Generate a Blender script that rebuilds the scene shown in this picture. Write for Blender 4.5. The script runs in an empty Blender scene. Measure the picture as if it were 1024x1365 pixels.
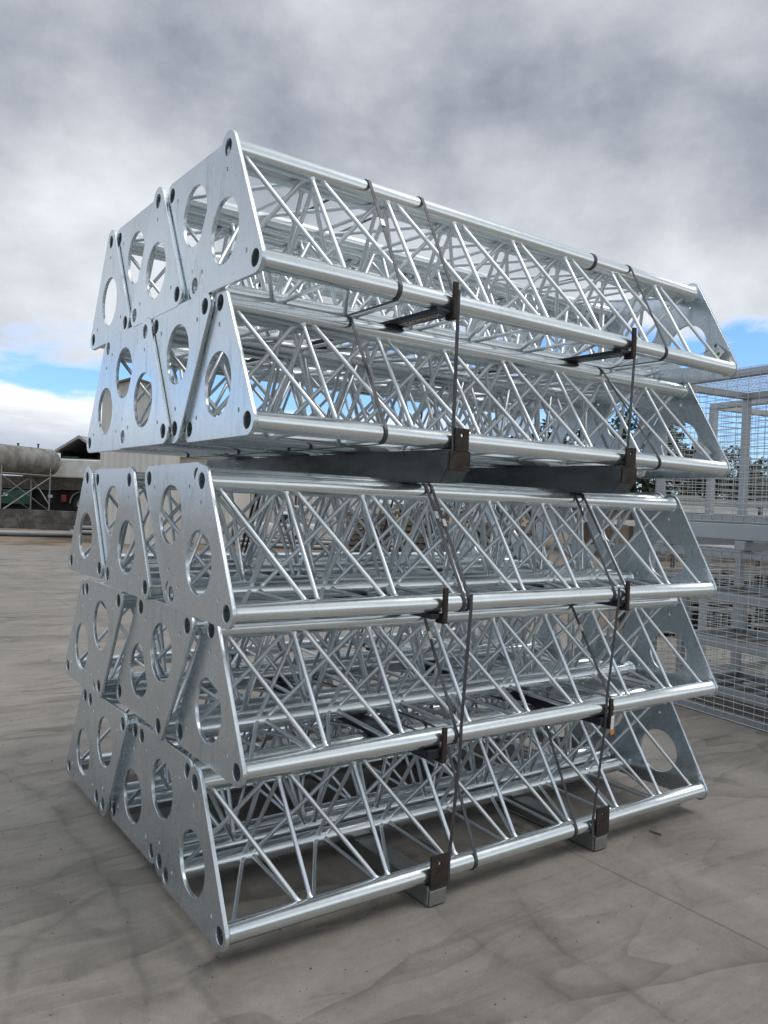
import bpy, bmesh, math, random
from mathutils import Vector, Matrix, Euler
random.seed(7)
rad = math.radians
scene = bpy.context.scene
COL = scene.collection

# ------------------------------------------------------------------ camera
CAMPOS = Vector((-0.9476, -1.8011, 1.3149))
RIGHT = Vector((0.8107110473826686, -0.5840410258172337, 0.040542296605516934))
DOWN = Vector((0.026134272765638837, -0.03307800500371763, -0.9991110275499843))
FWD = Vector((0.5848628877255825, 0.8110498910346562, -0.011553216606861975))
cam = bpy.data.cameras.new('camera')
cam.sensor_fit = 'HORIZONTAL'
cam.sensor_width = 36.0
cam.lens = 1057.66 / 1024.0 * 36.0
cam.clip_start = 0.05
cam.clip_end = 3000
cam_o = bpy.data.objects.new('camera', cam)
COL.objects.link(cam_o)
m = Matrix.Identity(4)
for i in range(3):
    m[i][0] = RIGHT[i]; m[i][1] = -DOWN[i]; m[i][2] = -FWD[i]; m[i][3] = CAMPOS[i]
cam_o.matrix_world = m
scene.camera = cam_o

# ------------------------------------------------------------------ world, sun, exposure
SUN_EL, SUN_ROT = rad(58), rad(138)
w = bpy.data.worlds.new('World'); scene.world = w
w.use_nodes = True
nt = w.node_tree
nt.nodes.clear()


class NB:
    """small helper that strings shader nodes together"""
    def __init__(self, nt): self.nt = nt
    def n(self, typ, **kw):
        nd = self.nt.nodes.new(typ)
        for k, v in kw.items(): setattr(nd, k, v)
        return nd
    def put(self, sock, v):
        if v is None: return
        if isinstance(v, bpy.types.NodeSocket): self.nt.links.new(v, sock)
        else: sock.default_value = v
    def math(self, op, a, b=None, c=None, clamp=False):
        nd = self.n('ShaderNodeMath', operation=op); nd.use_clamp = clamp
        for i, v in enumerate((a, b, c)): self.put(nd.inputs[i], v) if v is not None else None
        return nd.outputs[0]
    def vm(self, op, a, b=None):
        nd = self.n('ShaderNodeVectorMath', operation=op)
        self.put(nd.inputs[0], a)
        if b is not None: self.put(nd.inputs[1], b)
        return nd.outputs['Value'] if op in ('DOT_PRODUCT', 'LENGTH') else nd.outputs[0]
    def noise(self, vec, scale, detail=4, rough=0.55, dist=0.0, dim='3D'):
        nd = self.n('ShaderNodeTexNoise', noise_dimensions=dim)
        if vec is not None: self.put(nd.inputs['Vector'], vec)
        nd.inputs['Scale'].default_value = scale; nd.inputs['Detail'].default_value = detail
        nd.inputs['Roughness'].default_value = rough; nd.inputs['Distortion'].default_value = dist
        return nd.outputs[0]
    def voro(self, vec, scale, feature='F1', out='Distance'):
        nd = self.n('ShaderNodeTexVoronoi', feature=feature)
        if vec is not None: self.put(nd.inputs['Vector'], vec)
        nd.inputs['Scale'].default_value = scale
        return nd.outputs[out]
    def step(self, v, lo, hi, to0=0.0, to1=1.0):
        nd = self.n('ShaderNodeMapRange', interpolation_type='SMOOTHSTEP')
        self.put(nd.inputs['Value'], v); self.put(nd.inputs['From Min'], lo); self.put(nd.inputs['From Max'], hi)
        nd.inputs['To Min'].default_value = to0; nd.inputs['To Max'].default_value = to1
        return nd.outputs[0]
    def mix(self, fac, a, b, mode='MIX', over=False):
        nd = self.n('ShaderNodeMix', data_type='RGBA', blend_type=mode)
        nd.clamp_factor = not over
        self.put(nd.inputs[0], fac)
        for s, v in ((nd.inputs[6], a), (nd.inputs[7], b)):
            self.put(s, v if isinstance(v, bpy.types.NodeSocket) else (tuple(v) + (1,))[:4])
        return nd.outputs[2]
    def sep(self, v):
        nd = self.n('ShaderNodeSeparateXYZ'); self.put(nd.inputs[0], v); return nd.outputs
    def comb(self, x, y, z):
        nd = self.n('ShaderNodeCombineXYZ')
        for i, v in enumerate((x, y, z)): self.put(nd.inputs[i], v)
        return nd.outputs[0]
    def map(self, v, loc=(0, 0, 0), rot=(0, 0, 0), sc=(1, 1, 1)):
        nd = self.n('ShaderNodeMapping'); self.put(nd.inputs[0], v)
        nd.inputs[1].default_value = loc; nd.inputs[2].default_value = rot; nd.inputs[3].default_value = sc
        return nd.outputs[0]


b = NB(nt)
sky = b.n('ShaderNodeTexSky', sky_type='NISHITA', sun_disc=False)
sky.sun_elevation = SUN_EL; sky.sun_rotation = SUN_ROT
sky.air_density = 1.0; sky.dust_density = 0.6; sky.ozone_density = 1.2
dirv = b.n('ShaderNodeTexCoord').outputs['Generated']
dx, dy, dz = b.sep(dirv)[:3]
# cloud deck: project the direction on a plane high above
den = b.math('ADD', b.math('MAXIMUM', dz, 0.0), 0.42)
pl = b.comb(b.math('DIVIDE', dx, den), b.math('DIVIDE', dy, den), 0.0)
n1 = b.noise(b.map(dirv, loc=(0.7, 0.2, 0), sc=(1, 1, 1.5)), 2.3, 4, 0.50, 0.1)
n2 = b.noise(b.map(dirv, loc=(3.1, 1.4, 2), sc=(1, 1, 1.45)), 5.5, 10, 0.56, 0.0)
n3 = b.noise(b.map(dirv, loc=(5, 2, 1), sc=(1, 1, 2.0)), 6.0, 9, 0.60, 0.3)
n4 = b.noise(b.map(dirv, loc=(2, 9, 4), sc=(1, 1, 1.4)), 3.0, 9, 0.52, 0.0)
# how far the deck comes down towards the horizon (ragged edge); it ends higher towards +X
left = b.vm('DOT_PRODUCT', dirv, (-0.30, 0.95, 0.0))
right = b.vm('DOT_PRODUCT', dirv, (0.97, 0.23, 0.0))
edge = b.math('ADD', dz, b.math('MULTIPLY', b.math('SUBTRACT', n3, 0.5), 0.14))
edge = b.math('SUBTRACT', edge, b.math('MULTIPLY', b.step(right, 0.45, 0.95), 0.020))
edge = b.math('ADD', edge, b.math('MULTIPLY', b.step(left, 0.55, 0.95), 0.048))
front = b.step(b.vm('DOT_PRODUCT', dirv, (0.25, -0.97, 0.0)), 0.15, 0.6)
edge = b.math('ADD', edge, b.math('MULTIPLY', front, 0.16))
deck = b.step(edge, 0.184, 0.216)
# low bank of cloud on the left of the picture (towards +Y)
nb_ = b.noise(b.map(dirv, loc=(1, 7, 3), sc=(1, 1, 5)), 5.0, 8, 0.6, 0.1)
bank = b.math('MULTIPLY', b.step(b.math('SUBTRACT', dz, b.math('MULTIPLY', b.math('SUBTRACT', nb_, 0.5), 0.09)), 0.120, 0.100),
              b.step(left, 0.30, 0.75))
wisp = b.math('MULTIPLY', b.step(nb_, 0.58, 0.74), 0.5)
cov = b.math('MAXIMUM', deck, b.math('MAXIMUM', bank, wisp))
# brightness of the cloud: mid grey overhead, brighter rims low down
br = b.math('ADD', b.math('MULTIPLY', b.math('SUBTRACT', n1, 0.5), 0.8),
            b.math('MULTIPLY', b.math('SUBTRACT', n2, 0.5), 1.15))
br = b.math('ADD', br, b.math('MULTIPLY', b.math('SUBTRACT', n4, 0.52), 1.25))
low = b.step(dz, 0.40, 0.18)
br = b.math('ADD', b.math('ADD', br, 0.20), b.math('MULTIPLY', low, 0.42))
zen = b.step(dz, 0.56, 0.92)      # thin cloud overhead, where the sun stands behind it
br = b.math('ADD', br, b.math('ADD', b.math('MULTIPLY', zen, 1.05), b.math('MULTIPLY', front, 0.30)))
bankb = b.math('MULTIPLY', b.step(b.math('ADD', dz, b.math('MULTIPLY', b.math('SUBTRACT', nb_, 0.5), 0.1)), 0.03, 0.105), 0.95)
br = b.math('ADD', b.math('MULTIPLY', br, deck), b.math('MULTIPLY', b.math('ADD', bankb, 0.12), b.math('SUBTRACT', 1.0, deck)))
ccol = b.mix(br, (2.75, 3.0, 3.5), (8.1, 8.4, 8.8), over=True)
ccol = b.mix(b.math('MULTIPLY', b.step(dz, 0.10, 0.02), 0.8), ccol, (4.6, 5.3, 6.4))
blue = b.mix(1.0, sky.outputs[0], (0.88, 1.22, 1.72), 'MULTIPLY')
skyc = b.mix(cov, blue, ccol)
bg = b.n('ShaderNodeBackground'); b.put(bg.inputs[0], skyc); bg.inputs[1].default_value = 0.115
wo = b.n('ShaderNodeOutputWorld'); nt.links.new(bg.outputs[0], wo.inputs[0])

sun = bpy.data.lights.new('sun', 'SUN'); sun.energy = 0.9; sun.angle = rad(20); sun.color = (1.0, 0.96, 0.9)
sun_o = bpy.data.objects.new('sun', sun); COL.objects.link(sun_o)
sd = Vector((math.sin(SUN_ROT) * math.cos(SUN_EL), math.cos(SUN_ROT) * math.cos(SUN_EL), math.sin(SUN_EL)))
sun_o.rotation_euler = sd.to_track_quat('Z', 'Y').to_euler()
sun_o.location = (0, 0, 30)

vs = scene.view_settings
vs.view_transform = 'Standard'; vs.look = 'None'; vs.exposure = 0.13; vs.gamma = 1.0
scene.cycles.max_bounces = 8
scene.cycles.glossy_bounces = 5
scene.cycles.use_denoising = True

# ------------------------------------------------------------------ materials
MATS = {}


def new_mat(name):
    mt = bpy.data.materials.new(name); mt.use_nodes = True
    nt = mt.node_tree; nt.nodes.clear()
    bb = NB(nt)
    p = bb.n('ShaderNodeBsdfPrincipled'); o = bb.n('ShaderNodeOutputMaterial')
    nt.links.new(p.outputs[0], o.inputs[0])
    MATS[name] = mt
    return mt, bb, p


def bump(bb, p, h, strength, dist):
    bn = bb.n('ShaderNodeBump'); bn.inputs['Strength'].default_value = strength
    bn.inputs['Distance'].default_value = dist
    bb.put(bn.inputs['Height'], h); bb.nt.links.new(bn.outputs[0], p.inputs['Normal'])


def simple(name, c0, c1=None, rough=0.7, metal=0.0, scale=4.0, bumpy=0.15, stretch=(1, 1, 1), spec=0.5, coord='Object'):
    mt, bb, p = new_mat(name)
    tc = bb.n('ShaderNodeTexCoord').outputs[coord]
    v = bb.map(tc, sc=stretch)
    nz = bb.noise(v, scale, 7, 0.62)
    c1 = c1 or tuple(x * 0.72 for x in c0)
    bb.put(p.inputs['Base Color'], bb.mix(bb.step(nz, 0.32, 0.68), c1, c0))
    bb.put(p.inputs['Roughness'], bb.step(nz, 0.2, 0.8, rough + 0.1, max(0.05, rough - 0.1)))
    p.inputs['Metallic'].default_value = metal
    p.inputs['Specular IOR Level'].default_value = spec
    if bumpy: bump(bb, p, bb.noise(v, scale * 6, 5, 0.6), bumpy, 0.01)
    return mt


def galv(name, base, r0, r1, spangle=0.0, streak=0.0, grime=0.0, bmp=0.03):
    mt, bb, p = new_mat(name)
    tcn = bb.n('ShaderNodeTexCoord'); tc = tcn.outputs['Object']
    oi = bb.n('ShaderNodeObjectInfo')
    rnd = oi.outputs['Random']
    off = bb.vm('ADD', tc, bb.comb(bb.math('MULTIPLY', rnd, 17.0), bb.math('MULTIPLY', rnd, 31.0), bb.math('MULTIPLY', rnd, 5.0)))
    big = bb.noise(off, 5.0, 6, 0.6, 0.3)
    med = bb.noise(off, 38.0, 5, 0.6)
    lum = bb.math('ADD', bb.math('MULTIPLY', bb.math('SUBTRACT', big, 0.5), 0.34),
                  bb.math('MULTIPLY', bb.math('SUBTRACT', med, 0.5), 0.16))
    lum = bb.math('ADD', lum, bb.math('MULTIPLY', bb.math('SUBTRACT', rnd, 0.5), 0.22))
    rl = bb.math('MULTIPLY', bb.math('SUBTRACT', big, 0.5), 0.5)
    if spangle:
        cell = bb.voro(off, 55.0, out='Color')
        cv = bb.sep(cell)[0]
        lum = bb.math('ADD', lum, bb.math('MULTIPLY', bb.math('SUBTRACT', cv, 0.5), spangle))
        rl = bb.math('ADD', rl, bb.math('MULTIPLY', bb.math('SUBTRACT', cv, 0.5), 0.25))
    col = bb.mix(bb.math('ADD', 0.5, lum, clamp=True), tuple(x * 0.72 for x in base), tuple(min(1, x * 1.22) for x in base))
    if streak:   # zinc runs and scuffs drawn along the plate
        s = bb.noise(bb.map(off, rot=(0.42, 0, 0), sc=(1, 11, 1.8)), 2.6, 9, 0.68, 0.5)
        col = bb.mix(bb.math('MULTIPLY', bb.step(s, 0.53, 0.74), streak), col, tuple(x * 0.42 for x in base))
        s2 = bb.noise(bb.map(off, rot=(-0.6, 0, 0), sc=(1, 22, 2.4)), 2.6, 8, 0.7, 0.6)
        col = bb.mix(bb.math('MULTIPLY', bb.step(s2, 0.62, 0.72), streak * 0.8), col, (0.9, 0.92, 0.93))
        rl = bb.math('ADD', rl, bb.math('MULTIPLY', bb.math('SUBTRACT', s, 0.5), 0.5))
    if grime:
        g = bb.noise(bb.map(off, loc=(4, 4, 4)), 9.0, 7, 0.7, 0.6)
        col = bb.mix(bb.math('MULTIPLY', bb.step(g, 0.60, 0.74), grime), col, (0.12, 0.12, 0.12))
    bb.put(p.inputs['Base Color'], col)
    p.inputs['Metallic'].default_value = 0.94
    bb.put(p.inputs['Roughness'], bb.math('ADD', (r0 + r1) / 2, bb.math('MULTIPLY', rl, (r1 - r0) * 1.6), clamp=True))
    bump(bb, p, bb.noise(off, 11.0, 2, 0.4), bmp, 0.004)
    return mt


galv('galvanised_plate', (0.67, 0.73, 0.765), 0.20, 0.32, spangle=0.06, streak=0.50, grime=0.24, bmp=0.03)
galv('galvanised_tube', (0.77, 0.82, 0.85), 0.17, 0.28, spangle=0.04, grime=0.20)
galv('galvanised_brace', (0.76, 0.80, 0.825), 0.26, 0.38, grime=0.20)
galv('galvanised_dull', (0.34, 0.345, 0.335), 0.42, 0.62, spangle=0.12, streak=0.3, grime=0.5)
galv('galvanised_frame', (0.42, 0.445, 0.46), 0.38, 0.55, spangle=0.1, grime=0.2)
galv('galvanised_wire', (0.56, 0.57, 0.57), 0.38, 0.52)
simple('navy_paint', (0.012, 0.016, 0.032), (0.006, 0.007, 0.012), 0.42, 0.0, 14, 0.2)
simple('strap_black', (0.075, 0.080, 0.088), (0.045, 0.048, 0.053), 0.42, 0.35, 20, 0.05)
simple('rust_brown', (0.050, 0.034, 0.026), (0.018, 0.015, 0.013), 0.75, 0.3, 26, 0.35)
simple('dark_steel', (0.15, 0.17, 0.175), (0.09, 0.10, 0.105), 0.50, 0.5, 9, 0.15, (1, 0.4, 1))
simple('seal_metal', (0.7, 0.7, 0.7), None, 0.35, 0.9, 20, 0)
simple('chalk_paint', (0.80, 0.74, 0.60), None, 0.9, 0, 60, 0)
simple('chalk_white', (0.62, 0.64, 0.63), None, 0.9, 0, 60, 0)
simple('tag_white', (0.72, 0.73, 0.71), (0.60, 0.61, 0.60), 0.55, 0, 40, 0)
simple('tag_print', (0.20, 0.22, 0.24), None, 0.6, 0, 40, 0)
simple('sticker_green', (0.03, 0.30, 0.03), None, 0.5, 0, 40, 0)
simple('sticker_blue', (0.02, 0.13, 0.26), None, 0.5, 0, 40, 0)
simple('tag_orange', (0.62, 0.24, 0.06), None, 0.6, 0, 40, 0)
simple('cream_cladding', (0.60, 0.585, 0.54), (0.54, 0.525, 0.485), 0.6, 0, 1.3, 0.03, (2, 2, 0.4))
simple('white_paint', (0.70, 0.70, 0.67), (0.55, 0.55, 0.53), 0.5, 0, 2.0, 0.02)
simple('roof_sheet', (0.36, 0.37, 0.37), (0.27, 0.28, 0.28), 0.5, 0.3, 2.0, 0.03)
simple('shade_black', (0.020, 0.019, 0.018), (0.010, 0.010, 0.010), 0.9, 0, 2, 0)  # near-black colour that paints the shade inside and under things
simple('green_paint', (0.012, 0.085, 0.05), (0.008, 0.055, 0.035), 0.5, 0, 3, 0.02)
simple('red_paint', (0.22, 0.03, 0.025), None, 0.5, 0, 3, 0)
simple('rubber', (0.018, 0.018, 0.019), None, 0.85, 0, 8, 0.1)
simple('brown_steel', (0.10, 0.075, 0.055), (0.05, 0.04, 0.033), 0.75, 0.1, 5, 0.1)
simple('dark_glass', (0.02, 0.025, 0.03), None, 0.1, 0, 2, 0)
simple('timber', (0.17, 0.135, 0.10), (0.09, 0.075, 0.06), 0.85, 0, 5, 0.2, (6, 1, 1))
simple('bark', (0.10, 0.085, 0.07), (0.05, 0.042, 0.036), 0.95, 0, 8, 0.5)
simple('stone_bits', (0.17, 0.15, 0.13), (0.05, 0.045, 0.04), 0.95, 0, 9, 0)
simple('tan_wall', (0.22, 0.18, 0.135), (0.15, 0.125, 0.095), 0.9, 0, 2, 0.1)


def tank_mat():
    mt, bb, p = new_mat('weathered_tank')
    tc = bb.n('ShaderNodeTexCoord').outputs['Object']
    a = bb.noise(bb.map(tc, sc=(1.6, 1.6, 0.9)), 2.0, 8, 0.65)
    c = bb.mix(bb.step(a, 0.35, 0.65), (0.15, 0.142, 0.13), (0.28, 0.27, 0.25))
    d = bb.noise(bb.map(tc, sc=(3, 3, 1.1)), 3.0, 8, 0.75, 0.6)
    c = bb.mix(bb.math('MULTIPLY', bb.step(d, 0.58, 0.68), 0.75), c, (0.07, 0.055, 0.045))
    bb.put(p.inputs['Base Color'], c); p.inputs['Roughness'].default_value = 0.75
    p.inputs['Metallic'].default_value = 0.2
tank_mat()


def block_mat():
    mt, bb, p = new_mat('concrete_block')
    tc = bb.n('ShaderNodeTexCoord').outputs['Object']
    br_ = bb.n('ShaderNodeTexBrick')
    x, y, z = bb.sep(tc)[:3]
    bb.put(br_.inputs['Vector'], bb.comb(x, z, 0.0))
    br_.inputs['Color1'].default_value = (0.105, 0.098, 0.088, 1); br_.inputs['Color2'].default_value = (0.075, 0.070, 0.064, 1)
    br_.inputs['Mortar'].default_value = (0.05, 0.047, 0.043, 1)
    br_.inputs['Scale'].default_value = 1.0; br_.inputs['Brick Width'].default_value = 0.40
    br_.inputs['Row Height'].default_value = 0.20; br_.inputs['Mortar Size'].default_value = 0.012
    nz = bb.noise(tc, 2.2, 7, 0.65)
    c = bb.mix(bb.step(nz, 0.45, 0.7), br_.outputs[0], (0.19, 0.18, 0.16))
    bb.put(p.inputs['Base Color'], c); p.inputs['Roughness'].default_value = 0.9
    bump(bb, p, bb.noise(tc, 30, 4), 0.4, 0.01)
block_mat()


def concrete_mat():
    mt, bb, p = new_mat('yard_concrete')
    tc = bb.n('ShaderNodeTexCoord').outputs['Object']
    x, y, z = bb.sep(tc)[:3]
    big = bb.noise(tc, 0.45, 6, 0.6, 0.5)
    med = bb.noise(tc, 2.4, 8, 0.66, 0.4)
    fine = bb.math('ADD', bb.math('MULTIPLY', bb.noise(tc, 150.0, 4, 0.75), 0.5), bb.math('MULTIPLY', bb.noise(tc, 22.0, 8, 0.75), 0.5))
    v = bb.math('ADD', bb.math('MULTIPLY', bb.math('SUBTRACT', big, 0.5), 0.6), bb.math('MULTIPLY', bb.math('SUBTRACT', med, 0.5), 0.7))
    v = bb.math('ADD', v, bb.math('MULTIPLY', bb.math('SUBTRACT', fine, 0.5), 1.5))
    col = bb.mix(bb.math('ADD', v, 0.5, clamp=True), (0.172, 0.157, 0.137), (0.345, 0.318, 0.281))
    # silt fans left by draining water: dark lips with a soft lighter side
    wv = bb.noise(tc, 0.9, 3, 0.5)
    warp = bb.vm('ADD', tc, bb.comb(bb.math('MULTIPLY', wv, 1.3), bb.math('MULTIPLY', wv, -0.9), 0.0))
    warp3 = bb.vm('ADD', tc, bb.comb(bb.math('MULTIPLY', wv, 0.5), bb.math('MULTIPLY', wv, -0.3), 0.0))
    wv2 = bb.noise(bb.map(tc, loc=(4, 6, 1)), 2.6, 6, 0.7)
    warp2 = bb.vm('ADD', warp, bb.comb(bb.math('MULTIPLY', wv2, -0.45), bb.math('MULTIPLY', wv2, 0.55), 0.0))
    # veins: branching silt lines of uneven strength and width
    brk = bb.step(bb.noise(bb.map(tc, loc=(9, 3, 0)), 0.9, 5, 0.65), 0.42, 0.66)
    brk2 = bb.step(bb.noise(bb.map(tc, loc=(1, 5, 0)), 1.7, 5, 0.65), 0.44, 0.64)
    for loc, rot, sc, scale, wid, k, bk in (((0, 0, 0), 0.5, (0.6, 1.5, 1), 0.9, 0.055, 0.09, brk), ((5, 1, 0), -0.3, (0.5, 1.6, 1), 1.7, 0.05, 0.08, brk2)):
        vd = bb.voro(bb.map(warp2, loc=loc, rot=(0, 0, rot), sc=sc), scale, 'DISTANCE_TO_EDGE')
        soft = bb.math('POWER', bb.step(vd, 0.24, 0.0), 2.0)
        core = bb.step(vd, wid * 0.6, 0.0)
        col = bb.mix(bb.math('MULTIPLY', bb.math('MULTIPLY', soft, bk), k * 0.6), col, (0.105, 0.097, 0.088))
        col = bb.mix(bb.math('MULTIPLY', bb.math('MULTIPLY', core, bk), k * 0.75), col, (0.072, 0.066, 0.060))
    # silt swept up in tongues: soft on one side, a sharp lip on the other
    for rot, loc, sc, scale, kk, amt, bk in ((0.9, (2, 3, 0), (0.5, 1.2, 1), 0.75, 6.5, 0.70, brk2), (-0.7, (7, 1, 0), (0.42, 1.3, 1), 0.8, 7.5, 0.66, brk), (0.25, (4, 9, 0), (0.5, 1.5, 1), 1.2, 6.0, 0.60, brk2)):
        tn = bb.noise(bb.map(warp3, loc=loc, rot=(0, 0, rot), sc=sc), scale, 2.5, 0.42, 0.25)
        tn = bb.math('ADD', tn, bb.math('MULTIPLY', bb.math('SUBTRACT', med, 0.5), 0.02))
        fr = bb.math('FRACT', bb.math('MULTIPLY', tn, kk))
        fr = bb.math('MULTIPLY', bb.math('POWER', fr, 6.0), bb.step(fr, 1.0, 0.975))
        col = bb.mix(bb.math('MULTIPLY', bb.math('MULTIPLY', fr, bb.math('ADD', bb.math('MULTIPLY', bk, 0.8), 0.2)), amt), col, (0.070, 0.064, 0.058))
    # broad drag marks, all roughly one way
    for rot, sc, scale, k in ((-0.55, (0.45, 3.2, 1), 1.5, 0.40), (-0.15, (0.5, 5.0, 1), 1.9, 0.28), (0.75, (0.5, 3.6, 1), 1.3, 0.30)):
        dn_ = bb.noise(bb.map(warp3, loc=(rot * 9, 2, 0), rot=(0, 0, rot), sc=sc), scale, 10, 0.74, 0.2)
        col = bb.mix(bb.math('MULTIPLY', bb.step(dn_, 0.50, 0.68), k), col, (0.110, 0.102, 0.092))
    # scrape and tyre streaks
    st = bb.noise(bb.map(tc, rot=(0, 0, -0.62), sc=(0.35, 9, 1)), 1.2, 6, 0.6, 0.15)
    stm = bb.step(bb.noise(bb.map(tc, loc=(3, 3, 0)), 0.5, 3), 0.45, 0.65)
    col = bb.mix(bb.math('MULTIPLY', bb.math('MULTIPLY', bb.step(st, 0.55, 0.72), stm), 0.45), col, (0.10, 0.094, 0.087))
    # run-off stains with a shape of their own: dark lip, soft bleed to one side
    P2 = bb.comb(x, y, 0.0)
    wob2 = bb.vm('ADD', P2, bb.comb(bb.math('MULTIPLY', bb.math('SUBTRACT', bb.noise(tc, 7.0, 6, 0.65), 0.5), 0.10),
                                    bb.math('MULTIPLY', bb.math('SUBTRACT', bb.noise(bb.map(tc, loc=(3, 3, 3)), 7.0, 6, 0.65), 0.5), 0.10), 0.0))
    def run(pl, wid, amt):
        nonlocal col
        dm = None
        for (ax, ay), (bx, by) in zip(pl, pl[1:]):
            d_ = (bx - ax, by - ay); l2 = d_[0] ** 2 + d_[1] ** 2
            pa = bb.vm('SUBTRACT', wob2, (ax, ay, 0))
            h_ = bb.math('MULTIPLY', bb.vm('DOT_PRODUCT', pa, (d_[0], d_[1], 0)), 1 / l2, clamp=True)
            q_ = bb.vm('SUBTRACT', pa, bb.comb(bb.math('MULTIPLY', h_, d_[0]), bb.math('MULTIPLY', h_, d_[1]), 0.0))
            ds = bb.vm('LENGTH', q_)
            dm = ds if dm is None else bb.math('MINIMUM', dm, ds)
        soft = bb.math('POWER', bb.step(dm, wid, 0.0), 2.0)
        core = bb.step(dm, 0.016, 0.003)
        m_ = bb.step(bb.noise(bb.map(tc, loc=(pl[0][0], 2, 0)), 3.5, 5, 0.65), 0.30, 0.62)
        f_ = bb.math('MULTIPLY', bb.math('ADD', bb.math('MULTIPLY', soft, 0.55), bb.math('MULTIPLY', core, 0.45)), m_)
        col = bb.mix(bb.math('MULTIPLY', f_, amt, clamp=True), col, (0.058, 0.053, 0.048))
    run([(-0.21, 2.16), (-0.14, 1.9), (-0.1, 1.63), (-0.11, 1.37), (-0.1, 1.07), (-0.1, 0.83), (-0.13, 0.58), (-0.16, 0.42), (-0.19, 0.27), (-0.24, 0.1), (-0.27, -0.3)], 0.09, 0.42)
    run([(-0.1, 0.83), (-0.22, 0.76), (-0.34, 0.67), (-0.44, 0.59), (-0.47, 0.5), (-0.52, 0.34), (-0.6, 0.1)], 0.06, 0.38)
    run([(-0.08, 0.30), (-0.07, 0.13), (-0.07, -0.05), (-0.02, -0.4)], 0.15, 0.45)
    run([(1.05, 0.12), (0.98, -0.01), (0.9, -0.25), (0.91, -0.39), (0.9, -0.6)], 0.14, 0.45)
    run([(0.75, 0.25), (0.71, -0.09), (0.75, -0.4)], 0.15, 0.4)
    run([(2.1, 0.3), (1.7, 0.0), (1.45, -0.35), (1.35, -0.7)], 0.13, 0.4)
    # pale dried dust
    du = bb.noise(bb.map(tc, loc=(7, 7, 0)), 1.1, 7, 0.68, 0.8)
    col = bb.mix(bb.math('MULTIPLY', bb.step(du, 0.52, 0.72), 0.40), col, (0.37, 0.348, 0.318))
    # pock marks
    pk = bb.voro(tc, 34.0)
    pm = bb.math('MULTIPLY', bb.step(pk, 0.16, 0.05), bb.step(bb.noise(tc, 3.0, 3), 0.52, 0.6))
    col = bb.mix(bb.math('MULTIPLY', pm, 0.55), col, (0.05, 0.046, 0.042))
    # sawn slab joints (real lines in the slab)
    wob = bb.math('MULTIPLY', bb.math('SUBTRACT', bb.noise(tc, 5.0, 4), 0.5), 0.03)
    jx = bb.math('ABSOLUTE', bb.math('ADD', bb.math('SUBTRACT', x, 1.46), wob))
    jy = bb.math('ABSOLUTE', bb.math('ADD', bb.math('SUBTRACT', y, 1.47), wob))
    jy2 = bb.math('ABSOLUTE', bb.math('ADD', bb.math('SUBTRACT', y, 6.4), wob))
    jl = bb.math('MAXIMUM', bb.step(jx, 0.007, 0.002), bb.math('MAXIMUM', bb.step(jy, 0.006, 0.002), bb.step(jy2, 0.009, 0.003)))
    jl = bb.math('MULTIPLY', jl, bb.step(bb.noise(tc, 2.0, 3), 0.30, 0.50))
    col = bb.mix(bb.math('MULTIPLY', jl, 0.38), col, (0.04, 0.037, 0.034))
    bb.put(p.inputs['Base Color'], col)
    bb.put(p.inputs['Roughness'], bb.step(med, 0.3, 0.7, 0.62, 0.86))
    p.inputs['Specular IOR Level'].default_value = 0.35
    h = bb.math('ADD', bb.math('MULTIPLY', med, 0.6), bb.math('MULTIPLY', fine, 0.25))
    h = bb.math('SUBTRACT', h, bb.math('MULTIPLY', jl, 0.4))
    bump(bb, p, h, 0.35, 0.012)
concrete_mat()


def dirt_mat():
    mt, bb, p = new_mat('dirt')
    tc = bb.n('ShaderNodeTexCoord').outputs['Object']
    a = bb.noise(tc, 0.7, 8, 0.7, 0.4); f = bb.noise(tc, 14, 6, 0.7)
    c = bb.mix(bb.step(a, 0.36, 0.66), (0.13, 0.092, 0.060), (0.27, 0.215, 0.155))
    c = bb.mix(bb.step(f, 0.50, 0.72, 0, 0.5), c, (0.06, 0.05, 0.04))
    bb.put(p.inputs['Base Color'], c); p.inputs['Roughness'].default_value = 0.95
    bump(bb, p, bb.math('ADD', a, bb.math('MULTIPLY', f, 0.4)), 0.6, 0.05)
dirt_mat()


def leaf_mat(name, c0, c1):
    mt, bb, p = new_mat(name)
    oi = bb.n('ShaderNodeTexCoord').outputs['Object']
    a = bb.noise(oi, 1.6, 5, 0.6); f = bb.noise(oi, 14, 3, 0.6)
    c = bb.mix(bb.step(a, 0.35, 0.65), c1, c0)
    c = bb.mix(bb.step(f, 0.4, 0.7, 0, 0.5), c, tuple(x * 1.5 for x in c0))
    bb.put(p.inputs['Base Color'], c); p.inputs['Roughness'].default_value = 0.6
leaf_mat('leaf_dark', (0.040, 0.060, 0.024), (0.022, 0.036, 0.016))
leaf_mat('leaf_grey', (0.055, 0.068, 0.036), (0.030, 0.040, 0.024))

# ------------------------------------------------------------------ builders


def link(name, me, mat, parent=None):
    if isinstance(mat, str): mat = MATS[mat]
    if me.materials: me.materials[0] = mat
    else: me.materials.append(mat)
    o = bpy.data.objects.new(name, me); COL.objects.link(o)
    if parent is not None: o.parent = parent
    return o


def bm_obj(name, bm, mat, parent=None, smooth=None):
    me = bpy.data.meshes.new(name); bm.normal_update(); bm.to_mesh(me); bm.free()
    if smooth is not None:
        me.shade_smooth(); me.set_sharp_from_angle(angle=rad(smooth))
    return link(name, me, mat, parent)


def empty(name, loc=(0, 0, 0), rz=0.0):
    o = bpy.data.objects.new(name, None); COL.objects.link(o)
    o.location = loc; o.rotation_euler = (0, 0, rz); o.empty_display_size = 0.1
    return o


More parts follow.
